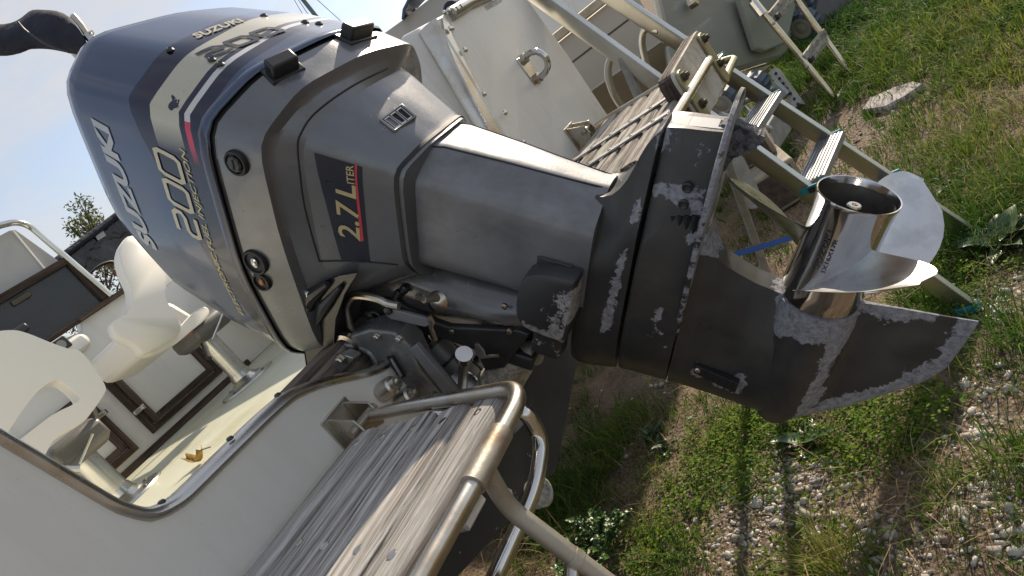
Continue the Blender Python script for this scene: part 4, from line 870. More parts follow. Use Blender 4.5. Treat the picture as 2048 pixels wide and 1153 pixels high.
MB().tube([(a[0] - .06, 2.325, a[2] - .03), (a[0] + .05, 2.325, a[2] + .02)], .005, 8).build('slide_bar', MT['steel'], br)
s2 = thing('helm_chair', (.86, 2.34, 1.08), 'cream moulded helm seat nearest the port gunwale at the picture edge', 'seat', None)
shell_plate(MB(), ((-60, 690), (-20, 670), (18, 665), (50, 672), (95, 690), (130, 702), (150, 705), (172, 725), (205, 775), (203, 795), (180, 828), (160, 850), (110, 880), (88, 910), (70, 945), (20, 950), (-40, 930)), 2.16, .06).build('backrest', MT['shell'], s2, angle=80)
# dark slot between back and arm of this seat is a real opening: the plate is cut
def cut(o, poly_px, y, th=.3):
    P = smooth_path([PY(*q, y) for q in poly_px], 4, True); c = MB().ring_loft([[p + np.array((0, -th, 0)) for p in P], [p + np.array((0, th, 0)) for p in P]]).build('opening', MT['shell'], None)
    bpy.context.view_layer.update()
    md = o.modifiers.new('opening', 'BOOLEAN'); md.object = c; md.operation = 'DIFFERENCE'; md.solver = 'EXACT'
    dg = bpy.context.evaluated_depsgraph_get(); me = bpy.data.meshes.new_from_object(o.evaluated_get(dg)); o.modifiers.remove(md); o.data = me; bpy.data.objects.remove(c)
    me.shade_smooth(); me.set_sharp_from_angle(angle=math.radians(60))
bpy.context.view_layer.update()
cut([o for o in s2.children if o.name.startswith('backrest')][0], ((5, 880), (60, 800), (100, 768), (125, 775), (152, 802), (140, 815), (100, 835), (40, 880), (10, 900)), 2.16)
a, b = pedestal(s2, (160, 905), (250, 1000), 2.34, None, .036)
br = MB().box((a[0] - .01, 2.32, a[2] + .02), (.16, .18, .09), bev=.02).build('swivel_bracket', MT['bracket'], s2, bevel=.012)
MB().tube([(a[0] - .08, 2.22, a[2] - .03), (a[0] + .02, 2.22, a[2] + .02)], .005, 8).build('slide_bar', MT['steel'], br)
MB().tube([(a[0] + .07, 2.24, a[2] + .05), (a[0] + .09, 2.22, a[2] + .11)], .006, 8).build('swivel_lever', MT['bracket'], br)
MB().tube([(a[0] - .10, 2.22, a[2] + .0), (a[0] - .07, 2.21, a[2] - .03)], .012, 8).build('lock_knob', MT['steel'], br)
lf = thing('fallen_leaf', PZ(403, 925, ZF), 'curled yellow leaf lying on the pale cockpit floor', 'leaf')
c = PZ(403, 925, ZF); G = [[c + np.array((i * .016 * (1 - abs(j) * .22), j * .024, .004 + .012 * abs(i) + .006 * j * j)) for i in (-1, 0, 1)] for j in (-2, -1, 0, 1, 2)]
MB().grid(G).build('leaf_blade', mat('yellow_leaf', (.45, .30, .04), .6, 0, (.20, .09, .02), 60), lf, solid=.0015); MB().tube([c + (0, -.045, .03), c + (.01, -.075, .022)], .0014, 6).build('stalk', MT['teak'], lf)

# ---------------------------------------------------------------- swim platforms of weathered planks
def plank_mb(x0, x1, y0, y1, z, th=.022, seed=0):
    r = random.Random(seed); n = 14; rings = []
    for i in range(n):
        x = x0 + (x1 - x0) * i / (n - 1); dz = r.uniform(-.0012, .0012); e0 = r.uniform(-.0012, .0012); e1 = r.uniform(-.0012, .0012); b = .006
        rings.append([(x, y0 + e0, z - th + dz), (x, y0 + e0, z - b + dz), (x, y0 + b + e0, z + dz), (x, (y0 + y1) / 2, z + .001 + dz), (x, y1 - b + e1, z + dz), (x, y1 + e1, z - b + dz), (x, y1 + e1, z - th + dz)])
    return MB().ring_loft(rings)
np_ = thing('swim_platform', (.3, .77, 1.0), 'port swim platform of six grey weathered planks in a steel tube frame', 'swim platform')
ZP = 1.062
yb = [.978, .900, .818, .735, .654, .575]
for i in range(5):
    y1, y0 = yb[i] - .009, yb[i + 1] + .010; xe = .632 - (.978 - y1) * .16
    pk = plank_mb(-.35, xe, y0, y1, ZP, seed=i).build('plank', MT['plank'], np_, angle=50)
    for xs in (xe - .030, .415 - .02 * i):
        if i in (1, 2, 3, 4) or xs > .5: MB().lathe((xs, (y0 + y1) / 2 + random.uniform(-.008, .008), ZP + .001), (0, 0, 1), [(0, .0065), (.0012, .006), (.0006, .002)], 12).build('screw', MT['oldsteel'], pk)
RT = .0105
fr = fillet_path([(.70, 1.0, 1.062), (.672, .965, 1.066), (.640, .82, 1.066), (.560, .534, 1.066), (.40, .530, 1.064), (-.5, .522, 1.06)], .05, 8)
frame = MB().tube(fr, RT, 18).build('frame_tube', MT['oldsteel'], np_)
lo = fillet_path([(.612, .76, 1.05), (.600, .60, 1.02), (.60, .612, .965), (.53, .606, .945), (-.5, .60, .93)], .05, 6)
MB().tube(lo, RT, 16).build('lower_tube', MT['steel'], np_)
MB().box((.42, .77, 1.026), (.04, .39, .022), bev=.003).build('bearer', MT['plank'], np_, smooth=False)
bl = thing('boarding_ladder', (.45, .52, 1.05), 'rusty steel tube boarding ladder hinged on the port swim platform', 'ladder')
hub = MB().tube([(.482, .532, 1.0655), (.405, .530, 1.0645)], RT + .003, 18).build('hinge_sleeve', MT['chalksteel'], bl)
lp = fillet_path([(.430, .530, 1.060), PX(1000, 990, .432), PX(1025, 1022, .432), PX(1180, 1140, .432), PX(1330, 1250, .432)], .03, 5)
MB().tube(lp, RT, 16).build('ladder_rail', MT['chalksteel'], bl)
MB().tube([PX(1142, 1112, .432), PX(1158, 1124, .432)], RT + .0015, 16).build('rail_joint', MT['chalksteel'], bl)
j = PX(1145, 1125, .432); MB().tube([j, j + np.array((-.10, -.01, -.035)), j + np.array((-.32, -.02, -.06))], RT * .9, 14).build('rung', MT['oldsteel'], bl)
MB().lathe(PX(1012, 990, .44), (-.6, -.6, .4), [(0, .008), (.006, .008), (.008, .005)], 8).build('hinge_bolt', MT['chalksteel'], bl)
sp2 = thing('swim_platform', (1.62, .77, 1.0), 'starboard swim platform of grey slats crossed by flat metal straps', 'swim platform')
ys = [.935, .872, .812, .752, .692, .632, .575]; ZS = 1.080
for i in range(6):
    y1, y0 = ys[i] - .003, ys[i + 1] + .005; xs1 = 1.975 - (.935 - y1) * .22
    plank_mb(1.26, xs1, y0, y1, ZS, .022, 30 + i).build('slat', MT['plank2'], sp2, angle=50)
for xa, xb in ((1.615, 1.66), (1.43, 1.475)):
    st_ = MB().prism([(xa, .945, ZS + .003), (xa + .028, .945, ZS + .003), (xb + .028, .565, ZS + .003), (xb, .565, ZS + .003)], (0, 0, .004)).build('strap', MT['galv'], sp2, smooth=False)
    for k_ in range(6): 
        yy = (ys[k_] + ys[k_ + 1]) / 2; xx = xa + .014 + (xb - xa) * (.945 - yy) / .38
        MB().lathe((xx, yy, ZS + .007), (0, 0, 1), [(0, .006), (.002, .005), (.003, .002)], 8).build('strap_screw', MT['oldsteel'], st_)
MB().tube(fillet_path([(2.0, .98, 1.075), (1.995, .94, 1.078), (1.90, .545, 1.075), (1.22, .545, 1.075)], .04, 5), .012, 12).build('frame_tube', MT['oldsteel'], sp2)
# bracket with plywood pad for a small auxiliary motor
PYY = .56
ap = thing('motor_bracket', PY(1380, 250, PYY), 'auxiliary motor bracket with weathered plywood pad and brass straps', 'bracket')
c4 = [PY(*q, PYY) for q in ((1340, 150), (1394, 58), (1450, 166), (1406, 252))]; cc = sum(c4) / 4; th_ = .036
u_ = c4[1] - c4[0]; v_ = c4[3] - c4[0]
MT['ply'] = mat('weathered_ply', (.46, .44, .39), .85, 0, (.26, .20, .11), 9, lo=.42, hi=.72, bump=.7, bscale=45, bdist=.003)
rp = fillet_path([c4[0] + v_ * .5, c4[0], c4[1], c4[2], c4[3], c4[0] + v_ * .5], .03, 4)[:-1]
NL = 6
pad = MB().ring_loft([[p_ + np.array((0, .004, 0)) for p_ in rp], [p_ for p_ in rp], [cc + (p_ - cc) * .985 + np.array((0, -.004, 0)) for p_ in rp]]).build('plywood_pad', MT['ply'], ap, smooth=False)
MT['plyedge'] = mat('ply_edge', (.085, .06, .045), .85, 0, (.03, .022, .018), 30, bump=.8, bscale=120, bdist=.003)
for k_ in range(NL):
    y0 = .005 + k_ * th_ / NL; sc = 1.0 - (.012 if k_ % 2 else 0) - random.uniform(0, .006)
    MB().ring_loft([[cc + (p_ - cc) * sc + np.array((0, y, 0)) for p_ in rp] for y in (y0, y0 + th_ / NL - .0008)]).build('ply_layer', MT['plyedge'], pad, smooth=False)
MT['brass'] = mat('dull_brass_strap', (.36, .34, .20), .45, .7, (.25, .23, .13), 14, bump=.2, bscale=90)
for t0, t1 in ((.0, .14), (.80, .94)):
    a_ = c4[0] + u_ * t0 + v_ * .04; b_ = c4[0] + u_ * t1 + v_ * .04
    lo_, hi_ = (.05, 1.10)
    pl_ = [c4[0] + u_ * t0 + v_ * lo_, c4[0] + u_ * t1 + v_ * lo_, c4[0] + u_ * t1 + v_ * hi_, c4[0] + u_ * t0 + v_ * hi_]
    s_ = MB().prism([p_ + np.array((0, -.006, 0)) for p_ in fillet_path([(pl_[0] + pl_[3]) / 2] + pl_ + [(pl_[0] + pl_[3]) / 2], .03, 4)[:-1]], (0, -.008, 0)).build('strap', MT['brass'], ap, smooth=False, bevel=.002)
    for tt in (.18, .72):
        MB().lathe(c4[0] + u_ * (t0 + t1) / 2 + v_ * tt + np.array((0, -.014, 0)), (0, -1, 0), [(0, .012), (.009, .012), (.009, .007), (.016, .006)], 6).build('bolt', MT['dull'], s_, smooth=False)
lp_ = fillet_path([PY(1402, 236, PYY + .055), PY(1440, 178, PYY + .055), PY(1470, 116, PYY + .06), PY(1436, 126, PYY + .10), PY(1400, 180, PYY + .10)], .03, 5)
MB().tube(lp_, .012, 14).build('clamp_tube', MT['brass'], ap)
MB().box(cc + v_ * .35 + np.array((-.05, .20, -.05)), (.05, .28, .05), bev=.005).build('bracket_arm', MT['galv'], ap, bevel=.003)
# ---------------------------------------------------------------- step ladder leaning beside the boat
MT['ladder'] = mat('ladder_aluminium', (.60, .60, .56), .32, 1, (.46, .46, .42), 5, rv=.1, bump=.1, bscale=160, bdist=.0003)
MT['tread'] = mat('tread_aluminium', (.40, .41, .42), .5, .8, (.30, .31, .32), 9)
MT['teal'] = mat('teal_plastic', (.02, .22, .27), .45)
sl_ = thing('step_ladder', (2.25, .35, 0), 'aluminium step ladder with teal plastic caps standing behind the propeller', 'ladder')
fA, fB = np.array((2.042, .363, .02)), np.array((2.453, .315, .02))
tA, tB = PD(1085, 0, 2.25), PD(1230, 0, 2.33)
def on_rail(px, py, f, t):                                          # nearest point of a rail to a sight line
    d = t - f; r = ray(px, py); w0 = f - CAM; a, b, c_ = d @ d, d @ r, r @ r; s = (b * (r @ w0) - c_ * (d @ w0)) / (a * c_ - b * b); return f + d * s
def rail(f, t, name='rail'):
    d = nrm(t - f); s_ = nrm(tB - tA); n_ = nrm(np.cross(d, s_)); P = []
    for e, k_ in ((f, 1), (t + d * .25, 1)):
        P.append([e + s_ * a * .013 + n_ * b * .030 for a, b in ((-1, -1), (1, -1), (1.25, -.6), (1.25, .6), (1, 1), (-1, 1), (-1.25, .6), (-1.25, -.6))])
    return MB().ring_loft(P).build(name, MT['ladder'], sl_, angle=25, bevel=.002)
rail(fA, tA); rail(fB, tB)
def tread(qa, qb):
    a, b = on_rail(*qa, fA, tA), on_rail(*qb, fB, tB); z = (a[2] + b[2]) / 2; a[2] = b[2] = z; u = nrm(b - a); n_ = nrm(np.cross((0, 0, 1.), u)); n_ = -n_ if n_[1] > 0 else n_
    st_ = MB(); 
    c_ = (a + b) / 2 + n_ * .02; st_.box(c_, (np.linalg.norm(b - a) - .03, .095, .022), (u, n_, (0, 0, 1)))
    o = st_.build('tread', MT['tread'], sl_, smooth=False, bevel=.003)
    for k_ in range(7): MB().box(c_ + n_ * (-.040 + k_ * .0125) + np.array((0, 0, .0125)), (np.linalg.norm(b - a) - .035, .005, .004), (u, n_, (0, 0, 1))).build('tread_rib', MT['tread'], o, smooth=False)
    for e, s_ in ((a, -1), (b, 1)):
        cap_ = MB().prism([e + n_ * x_ + np.array((0, 0, z_)) + u * s_ * .014 for x_, z_ in ((-.01, -.010), (.042, -.020), (.054, -.006), (.050, .009), (-.005, .009))], u * s_ * .010, bev=.003).build('tread_cap', MT['teal'], o, bevel=.003)
        MB().prism([e + n_ * x_ + np.array((0, 0, z_)) + u * s_ * .0255 for x_, z_ in ((.02, -.012), (.042, -.012), (.042, .004), (.02, .004))], u * s_ * .002).build('cap_recess', MT['rubber'], cap_, smooth=False)
tread((1478, 292), (1530, 196)); tread((1600, 392), (1650, 278)); tread((1742, 486), (1766, 352)); tread((1362, 200), (1420, 120))
# rear legs and spreader
for f, t, q in ((fA, tA, (1480, 520)), (fB, tB, (1530, 560))):
    top = f + (t - f) * .80; foot = PZ(*q, 0.01) if q[1] < 500 else np.array((f[0] + .10, f[1] + .72, .01))
    MB().tube([top, foot], .016, 8).build('rear_leg', MT['galv'], sl_)
mid_ = lambda f, t: (f + (t - f) * .35)
MB().prism([np.array(p_) for p_ in (PD(1470, 504, 2.3), PD(1590, 468, 2.25), PD(1592, 478, 2.25), PD(1472, 514, 2.3))], (.0, .012, 0)).build('blue_strap', mat('blue_strap', (.015, .10, .42), .5), sl_, smooth=False)
# curved hand grips
for qs in (((1247, 112), (1222, 118), (1216, 150), (1228, 190), (1248, 222)), ((1318, 62), (1292, 58), (1284, 80), (1288, 110), (1300, 150), (1322, 190))):
    f, t = (fA, tA) if qs[0][0] < 1300 else (fB, tB); p0 = on_rail(*qs[0], f, t); dd = np.linalg.norm(p0 - CAM) / np.linalg.norm(ray(*qs[0]))
    MB().tube(smooth_path([PD(*q, dd + .03 * i) for i, q in enumerate(qs)], 6), .0125, 12).build('hand_grip', MT['ladder'], sl_)
for f in (fA, fB): MB().box(f + np.array((0, 0, -.004)), (.034, .066, .03), bev=.004).build('rubber_foot', MT['teal'], sl_, bevel=.004)

# ---------------------------------------------------------------- neighbouring boat to starboard on its trailer
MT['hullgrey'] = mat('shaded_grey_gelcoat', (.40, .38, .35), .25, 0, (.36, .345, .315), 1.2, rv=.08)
MT['hullgreen'] = mat('glossy_grey_gelcoat', (.34, .35, .33), .10, 0, (.31, .32, .30), 1.2, rv=.06, coat=.5)
MT['rub'] = mat('cream_rubrail', (.50, .44, .34), .6, 0, (.30, .25, .18), 9)
nb = thing('motor_boat', (5, 1.6, .5), 'grey motor boat standing on a trailer beyond the aluminium ladder', 'boat')
XB = 4.3
zb = lambda q: PX(*q, XB)
side = [(XB, 1.42, 1.02), (XB, 6.0, 1.0), (XB, 6.0, 1.62), (XB, 1.38, 1.62)]
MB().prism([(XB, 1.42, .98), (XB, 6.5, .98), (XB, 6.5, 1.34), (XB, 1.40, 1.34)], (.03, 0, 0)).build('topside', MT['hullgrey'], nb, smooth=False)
MB().prism([(XB - .06, 1.38, 1.345), (XB - .06, 6.5, 1.345), (XB - .06, 6.5, 1.40), (XB - .06, 1.38, 1.40)], (.09, 0, 0), bev=.01).build('rubbing_strake', MT['rub'], nb, bevel=.01)
MB().prism([(XB + .02, 1.36, 1.405), (XB + .02, 6.5, 1.405), (XB + .12, 6.5, 1.95), (XB + .12, 1.36, 1.95)], (.03, 0, 0)).build('gunwale', MT['gel'], nb, smooth=False)
MB().prism([(XB - .003, 1.42, 1.185), (XB - .003, 6.5, 1.185), (XB - .003, 6.5, 1.197), (XB - .003, 1.42, 1.197)], (.005, 0, 0)).build('hull_line', MT['satin_black'], nb, smooth=False)
MB().add([(XB, 1.43, .98), (XB, 6.5, .98), (XB + 1.2, 6.5, .45), (XB + 1.1, 1.36, .42)], [(0, 1, 2, 3)]).build('hull_bottom', MT['hullgrey'], nb, smooth=False, solid=.02)
tq = [PD(1312, -20, 4.24), PD(1338, 92, 4.28), PD(1352, 175, 4.35), PD(1460, 148, 4.75), PD(1560, 118, 5.15), PD(1578, 100, 5.2), PD(1598, 20, 5.3), PD(1600, -40, 5.3)]
MB().prism(tq, (0.03, .06, 0), bev=.0).build('transom', MT['hullgreen'], nb, smooth=False, bevel=.03)
tp_ = [PD(1460, -20, 4.66), PD(1500, 104, 4.84), PD(1520, 108, 4.90), PD(1562, 92, 5.06), PD(1590, -20, 5.15)]
MB().prism(tp_, (-.02, -.05, 0)).build('transom_panel', MT['hullgreen'], nb, smooth=False, bevel=.015)
MB().lathe(PD(1385, 6, 4.38), (-.1, -1, 0), [(-.02, .035), (.02, .035), (.03, .026), (.03, .005)], 18).build('exhaust_outlet', MT['oldsteel'], nb)
MB().prism([PD(1470, 150, 4.8), PD(1545, 128, 5.1), PD(1530, 148, 5.1), PD(1495, 168, 4.85)], (.1, .3, 0)).build('keel_block', MT['rub'], nb, smooth=False)
# wooden boarding ladder on that boat
MT['palewood'] = wood('bleached_step', (.50, .46, .40), (.28, .25, .21), 'x', fine=40)
l2 = thing('boarding_ladder', PD(1690, 220, 4.5), 'bronze tube ladder with pale wooden steps hanging from the grey boat', 'ladder')
tn, tf = 4.40, 4.62
MT['bronze'] = mat('bronze_tube', (.56, .50, .36), .2, 1, (.44, .38, .26), 6)
MB().tube([PD(1500, -8, tn), PD(1688, 219, tn)], .021, 14).build('ladder_rail', MT['bronze'], l2); MB().tube([PD(1590, -4, tf), PD(1708, 156, tf)], .021, 14).build('ladder_rail', MT['bronze'], l2)
for qa, qb in (((1545, 36), (1580, -8)), ((1612, 122), (1650, 72)), ((1680, 206), (1714, 156))):
    a, b = PD(*qa, tn), PD(*qb, tf); d_ = nrm(b - a); up_ = nrm(np.array((0, 0, 1.)) - d_ * d_[2]); n_ = np.cross(d_, up_)
    o = MB().box((a + b) / 2 + up_ * .0, (np.linalg.norm(b - a) * 1.1, .088, .030), (d_, up_, n_), bev=.006).build('step', MT['palewood'], l2, bevel=.006)
    MB().box(a + d_ * .02 - up_ * .012, (.045, .07, .035), (d_, n_, up_), bev=.004).build('step_cleat', MT['black'], o)
    MB().ell(a - d_ * .03 - up_ * .03, .014).build('step_bolt', MT['chalksteel'], o)
MB().tube([PD(1505, 4, tn - .03), PD(1525, 30, tn - .03)], .032, 10).build('ladder_hinge', MT['steel'], l2)
# trailer
tl = thing('boat_trailer', (4.9, 1.3, 0), 'galvanised boat trailer with blue ribbed rollers under the grey boat', 'trailer')
MT['blueroller'] = mat('blue_roller', (.055, .085, .125), .5, 0, (.04, .06, .09), 20)
MT['hubgrey'] = mat('grey_hub', (.26, .25, .22), .6)
def roller(q, t, r, w):
    c_ = PD(*q, t); ax_ = nrm((.75, -.35, .1)); n_ = 28; prof = []
    u_ = nrm(np.cross(ax_, (0, 0, 1.))); v2 = np.cross(ax_, u_); rings = []
    for h, k_ in ((-w / 2, .82), (-w / 2 + .01, 1), (w / 2 - .01, 1), (w / 2, .82)):
        rings.append([c_ + ax_ * h + (u_ * math.cos(i / n_ * 2 * math.pi) + v2 * math.sin(i / n_ * 2 * math.pi)) * r * k_ * (1 if i % 2 else .93) for i in range(n_)])
    o = MB().ring_loft(rings).build('roller', MT['blueroller'], tl, smooth=False)
    for sg in (-1, 1): MB().lathe(c_ + ax_ * sg * w / 2, ax_ * sg, [(0, r * .72), (.006, r * .72), (.008, r * .5), (.002, r * .42), (.010, r * .2), (.012, .004)], 22).build('roller_hub', MT['hubgrey'], o)
roller((1452, 198), 3.95, .10, .11); roller((1608, 48), 5.2, .11, .12); roller((1600, 8), 5.3, .12, .12); roller((1512, 170), 4.3, .085, .09)
post = [PD(1548, 142, 4.6), PD(1600, 214, 4.5)]
d_ = nrm(post[1] - post[0]); MB().box((post[0] + post[1]) / 2, (np.linalg.norm(post[1] - post[0]), .085, .05), (d_, nrm(np.cross(d_, (.2, 1, .1))), nrm(np.cross(d_, np.cross(d_, (.2, 1, .1)))))).build('jack_post', MT['galv'], tl, smooth=False, bevel=.003)
for t_ in np.linspace(.08, .92, 7):
    c_ = post[0] + (post[1] - post[0]) * t_ + nrm(CAM - post[0]) * .05; MB().lathe(c_, CAM - c_, [(0, .011), (.002, .010), (.002, .001)], 10).build('peg_hole', MT['rubber'], tl)
for a_, b_, r_ in (((1470, 210, 4.0), (1560, 172, 4.6), .022), ((1545, 165, 4.5), (1572, 190, 4.5), .03), ((1440, 232, 3.7), (1540, 260, 3.8), .022), ((1500, 225, 3.9), (1530, 300, 3.8), .022)):
    MB().tube([PD(*a_), PD(*b_)], r_, 8).build('trailer_arm', MT['galv'], tl)
MB().box(PD(1550, 262, 3.9), (.16, .05, .14), ((.7, -.5, .2), (.5, .8, 0), (0, 0, 1)), bev=.004).build('cross_plate', MT['galv'], tl, smooth=False)
MB().tube([PD(1490, 215, 3.95), PD(1510, 235, 3.9), PD(1500, 255, 3.85)], .012, 8).build('clamp_bolt', MT['galv'], tl)
MB().box(PD(1480, 350, 3.0), (.09, .05, .30), ((.7, .7, 0), (-.7, .7, 0), (.15, -.1, 1)), bev=.004).build('support_leg', MT['galv'], tl, smooth=False)
# blocks under the trailer
MT['block'] = mat('weathered_timber', (.30, .26, .20), .85, 0, (.20, .17, .13), 9, bump=.6, bscale=40, bdist=.004)
bw = PZ(1560, 395, 0)
for k_, (dx, dy, dz, sx_, sy_, sz_, rz, lab) in enumerate(((.10, .02, .11, .62, .24, .22, .35, 'thick weathered timber block on the gravel under the trailer'), (.16, .03, .31, .34, .22, .17, .2, 'smaller timber block stacked on the thick block'))):
    c_ = bw + np.array((dx, dy, dz)); ca, sa = math.cos(rz), math.sin(rz)
    t = thing('timber_block', c_ - (0, 0, sz_ / 2), lab, 'timber block'); MB().box(c_, (sx_, sy_, sz_), ((ca, sa, 0), (-sa, ca, 0), (0, 0, 1)), bev=.01).build('beam', MT['block'], t, smooth=False, bevel=.006)
    MB().box(c_ + np.array((-ca, -sa, 0)) * (sx_ / 2 + .001), (.004, sy_ * .8, sz_ * .8), ((ca, sa, 0), (-sa, ca, 0), (0, 0, 1))).build('end_grain', MT['plyedge'], t, smooth=False)
# dark hull at the top right
dh = thing('boat_hull', PD(1680, 0, 6), 'dark grey boat hull at the top edge over the grass', 'boat')
MB().prism([PD(1560, -60, 6.0), PD(1600, 60, 6.0), PD(1650, 48, 6.0), PD(1720, 14, 6.1), PD(1800, -60, 6.2)], (.9, .7, .1)).build('hull', mat('dark_hull', (.075, .07, .075), .4), dh, smooth=False, bevel=.03)
MB().prism([PD(1772, -20, 5.9), PD(1785, 4, 5.9), PD(1810, 2, 5.9), PD(1825, -20, 5.9)], (.05, .05, 0)).build('skeg', MT['gel'], dh, smooth=False)
# weathered board on the ground
wb = thing('weathered_board', PZ(1790, 195, 0), 'flaking grey board lying flat on the gravel and dry grass', 'board')
bp_ = [PZ(*q, .02) for q in ((1722, 225), (1740, 200), (1790, 178), (1830, 165), (1850, 170), (1815, 195), (1770, 218))]
MB().ring_loft([[p_ + (0, 0, -.02) for p_ in bp_], bp_, [sum(bp_) / 7 + (p_ - sum(bp_) / 7) * .93 + np.array((0, 0, .012)) for p_ in bp_]]).build('flaky_slab', mat('flaky_grey', (.42, .40, .38), .8, 0, (.14, .12, .11), 16, lo=.4, hi=.6, bump=1., bscale=30, stretch=(1, 5, 1), bdist=.01), wb, smooth=False)

# ---------------------------------------------------------------- things against the sky
MT['navycloth'] = mat('navy_canvas', (.018, .022, .040), .85, 0, (.010, .012, .022), 6, bump=.9, bscale=14, bdist=.02)
bm_ = thing('folded_bimini', (2.08, 2.72, 1.58), 'folded navy canvas sun cover on a steel bow at the left edge', 'sun cover')
G = []
cen = [((-60, 82), 46, 2.95), ((-20, 82), 44, 2.94), ((12, 80), 45, 2.93), ((38, 74), 46, 2.925), ((55, 66), 50, 2.92), ((66, 58), 57, 2.92), ((90, 58), 55, 2.91), ((115, 62), 58, 2.91), ((142, 70), 55, 2.90), ((162, 84), 36, 2.90), ((176, 93), 16, 2.90)]
rings = []
for i, ((x_, y_), hgt, t_) in enumerate(smooth := cen):
    rr = []
    for a_ in np.linspace(0, 2 * math.pi, 18, endpoint=False):
        wv = 1 + .07 * math.sin(3 * a_ + i * 1.9) + .05 * math.sin(7 * a_ + i * 2.3) + .04 * math.sin(11 * a_ - i)
        rr.append(PD(x_ + .22 * hgt * math.sin(a_) * wv * .4 - 10 * math.cos(a_) * .3, y_ - hgt * .72 * math.cos(a_) * wv, t_ - .07 * math.sin(a_) * wv))
    rings.append(rr)
cov = MB().ring_loft(rings).build('canvas_cover', MT['navycloth'], bm_, angle=60, sub=1)
MB().tube(smooth_path([PD(*q, 2.82) for q in ((36, 44), (50, 60), (72, 76), (100, 92), (140, 106))], 4), .004, 6).build('cover_cord', MT['black'], cov)
MB().tube(smooth_path([PD(*q, 2.86) for q in ((146, 32), (160, 48), (172, 66), (182, 80), (200, 102))] + [np.array((2.06, 2.72, 2.2)), np.array((2.08, 2.72, 1.58))], 5), .013, 12).build('bow_tube', MT['oldsteel'], bm_)
MB().tube([PD(176, 70, 2.86), PD(188, 84, 2.86)], .02, 12).build('bow_joint', MT['steel'], bm_)
MB().tube(smooth_path([PD(*q, 2.84) for q in ((178, 68), (183, 62), (187, 66), (184, 74))], 4), .003, 6).build('joint_ring', MT['steel'], bm_)
MB().prism([PD(*q, 2.9) for q in ((142, 104), (160, 92), (162, 112), (150, 114))], (0, .01, 0)).build('cover_label', MT['gel'], bm_, smooth=False)
# black spray hood of another boat
hd = thing('spray_hood', PD(200, 500, 5.2), 'glossy black vinyl boat hood with a rounded window', 'boat hood')
MT['vinyl'] = mat('black_vinyl', (.012, .012, .016), .18, 0, (.035, .033, .032), 4, lo=.5, hi=.6, rv=.1, bump=1., bscale=7, bdist=.03)
hp = [PY(*q, 4.2) for q in ((96, 540), (118, 520), (240, 428), (360, 345), (420, 400), (340, 520), (250, 590), (238, 540), (230, 528), (212, 527), (180, 545), (150, 585))]
V3 = np.array(hp); poly = [(p_[0], p_[2]) for p_ in hp]; V, Fc = tri_prism(poly, 4.2, 4.24); MB().add(V, Fc).build('vinyl_panel', MT['vinyl'], hd, smooth=False)
MB().tube([PY(*q, 4.19) for q in ((96, 537), (118, 519), (240, 427), (360, 344))], .022, 10).build('hood_edge', MT['navycloth'], hd)
MB().tube(smooth_path([PY(*q, 4.18) for q in ((178, 548), (198, 532), (222, 524), (240, 530))], 4), .010, 8).build('window_piping', MT['black'], hd)
MB().prism([PY(*q, 4.19) for q in ((190, 472), (206, 462), (212, 472), (196, 482))], (0, -.002, 0)).build('vinyl_patch', MT['fog'], hd, smooth=False)
# canopy and bundled cover above the starboard quarter
c1 = thing('boat_canopy', PD(830, 0, 4.5), 'curved dark blue boat canopy edge at the top of the picture', 'canopy')
G = [[PD(x_, y_, t_) for x_, y_ in ((806, 40), (808, 20), (818, 0), (835, -25), (860, -50))] for t_ in (4.4, 4.6)] + [[PD(x_, y_, 4.7) for x_, y_ in ((812, 42), (826, 24), (842, 6), (858, -10), (880, -30))]]
MB().tube([PD(830, 20, 4.62), PD(850, 60, 4.62)], .02, 8).build('canopy_post', MT['steel'], c1)
MB().grid(G).build('canopy_cloth', mat('blue_canopy', (.07, .10, .18), .5, 0, (.03, .04, .08), 5), c1, solid=.02)
cs = thing('cabin_side', PD(760, 60, 4.5), 'pale cabin side of another boat behind the motor', 'boat cabin')
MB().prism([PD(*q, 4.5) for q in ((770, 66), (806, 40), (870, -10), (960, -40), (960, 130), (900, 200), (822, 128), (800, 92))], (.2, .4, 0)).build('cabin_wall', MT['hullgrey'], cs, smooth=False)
MB().prism([PD(*q, 4.45) for q in ((800, 92), (820, 84), (850, 120), (826, 132))], (.02, .04, 0)).build('cabin_window', MT['satin_black'], cs, smooth=False)
rc = thing('rolled_cover', PD(960, 15, 1.9), 'rolled dark cover with pale pole lying along the quarter top', 'rolled cover')
ra, rb_ = PY(905, 24, 1.03), PY(1060, -40, 1.03)
MB().tube([ra + (0, .0, .0), ra * .6 + rb_ * .4, rb_], [.030, .034, .032], 14).build('cover_roll', MT['navycloth'], rc)
MB().tube([PY(902, 28, .99), PY(935, 8, .99)], .017, 18).build('pole_end', MT['alu'], rc)
MB().tube([PY(935, 8, .99), PY(985, -12, .99)], .014, 14).build('pole', MT['alu'], rc)
for q in ((914, 18), (922, 13)): MB().box(PY(*q, .974), (.006, .002, .012)).build('pole_slot', MT['rubber'], rc, smooth=False)
ms = thing('mast', PD(640, 40, 14), 'thin green grey mast with stays rising against the pale sky', 'mast')
mb_, mt_ = PD(652, 58, 14), PD(600, -8, 14); md_ = mt_ - mb_
MB().tube([mb_ - md_ * (mb_[2] / md_[2] - .02), mt_ + md_ * 5], .045, 10).build('pole', mat('mast_paint', (.10, .16, .16), .5), ms)
for qa, qb in (((630, -4), (690, 50)), ((586, -4), (612, 40)), ((594, -4), (626, 44))): MB().tube([PD(*qa, 14), PD(*qb, 14)], .008, 6).build('stay', MT['galv'], ms)
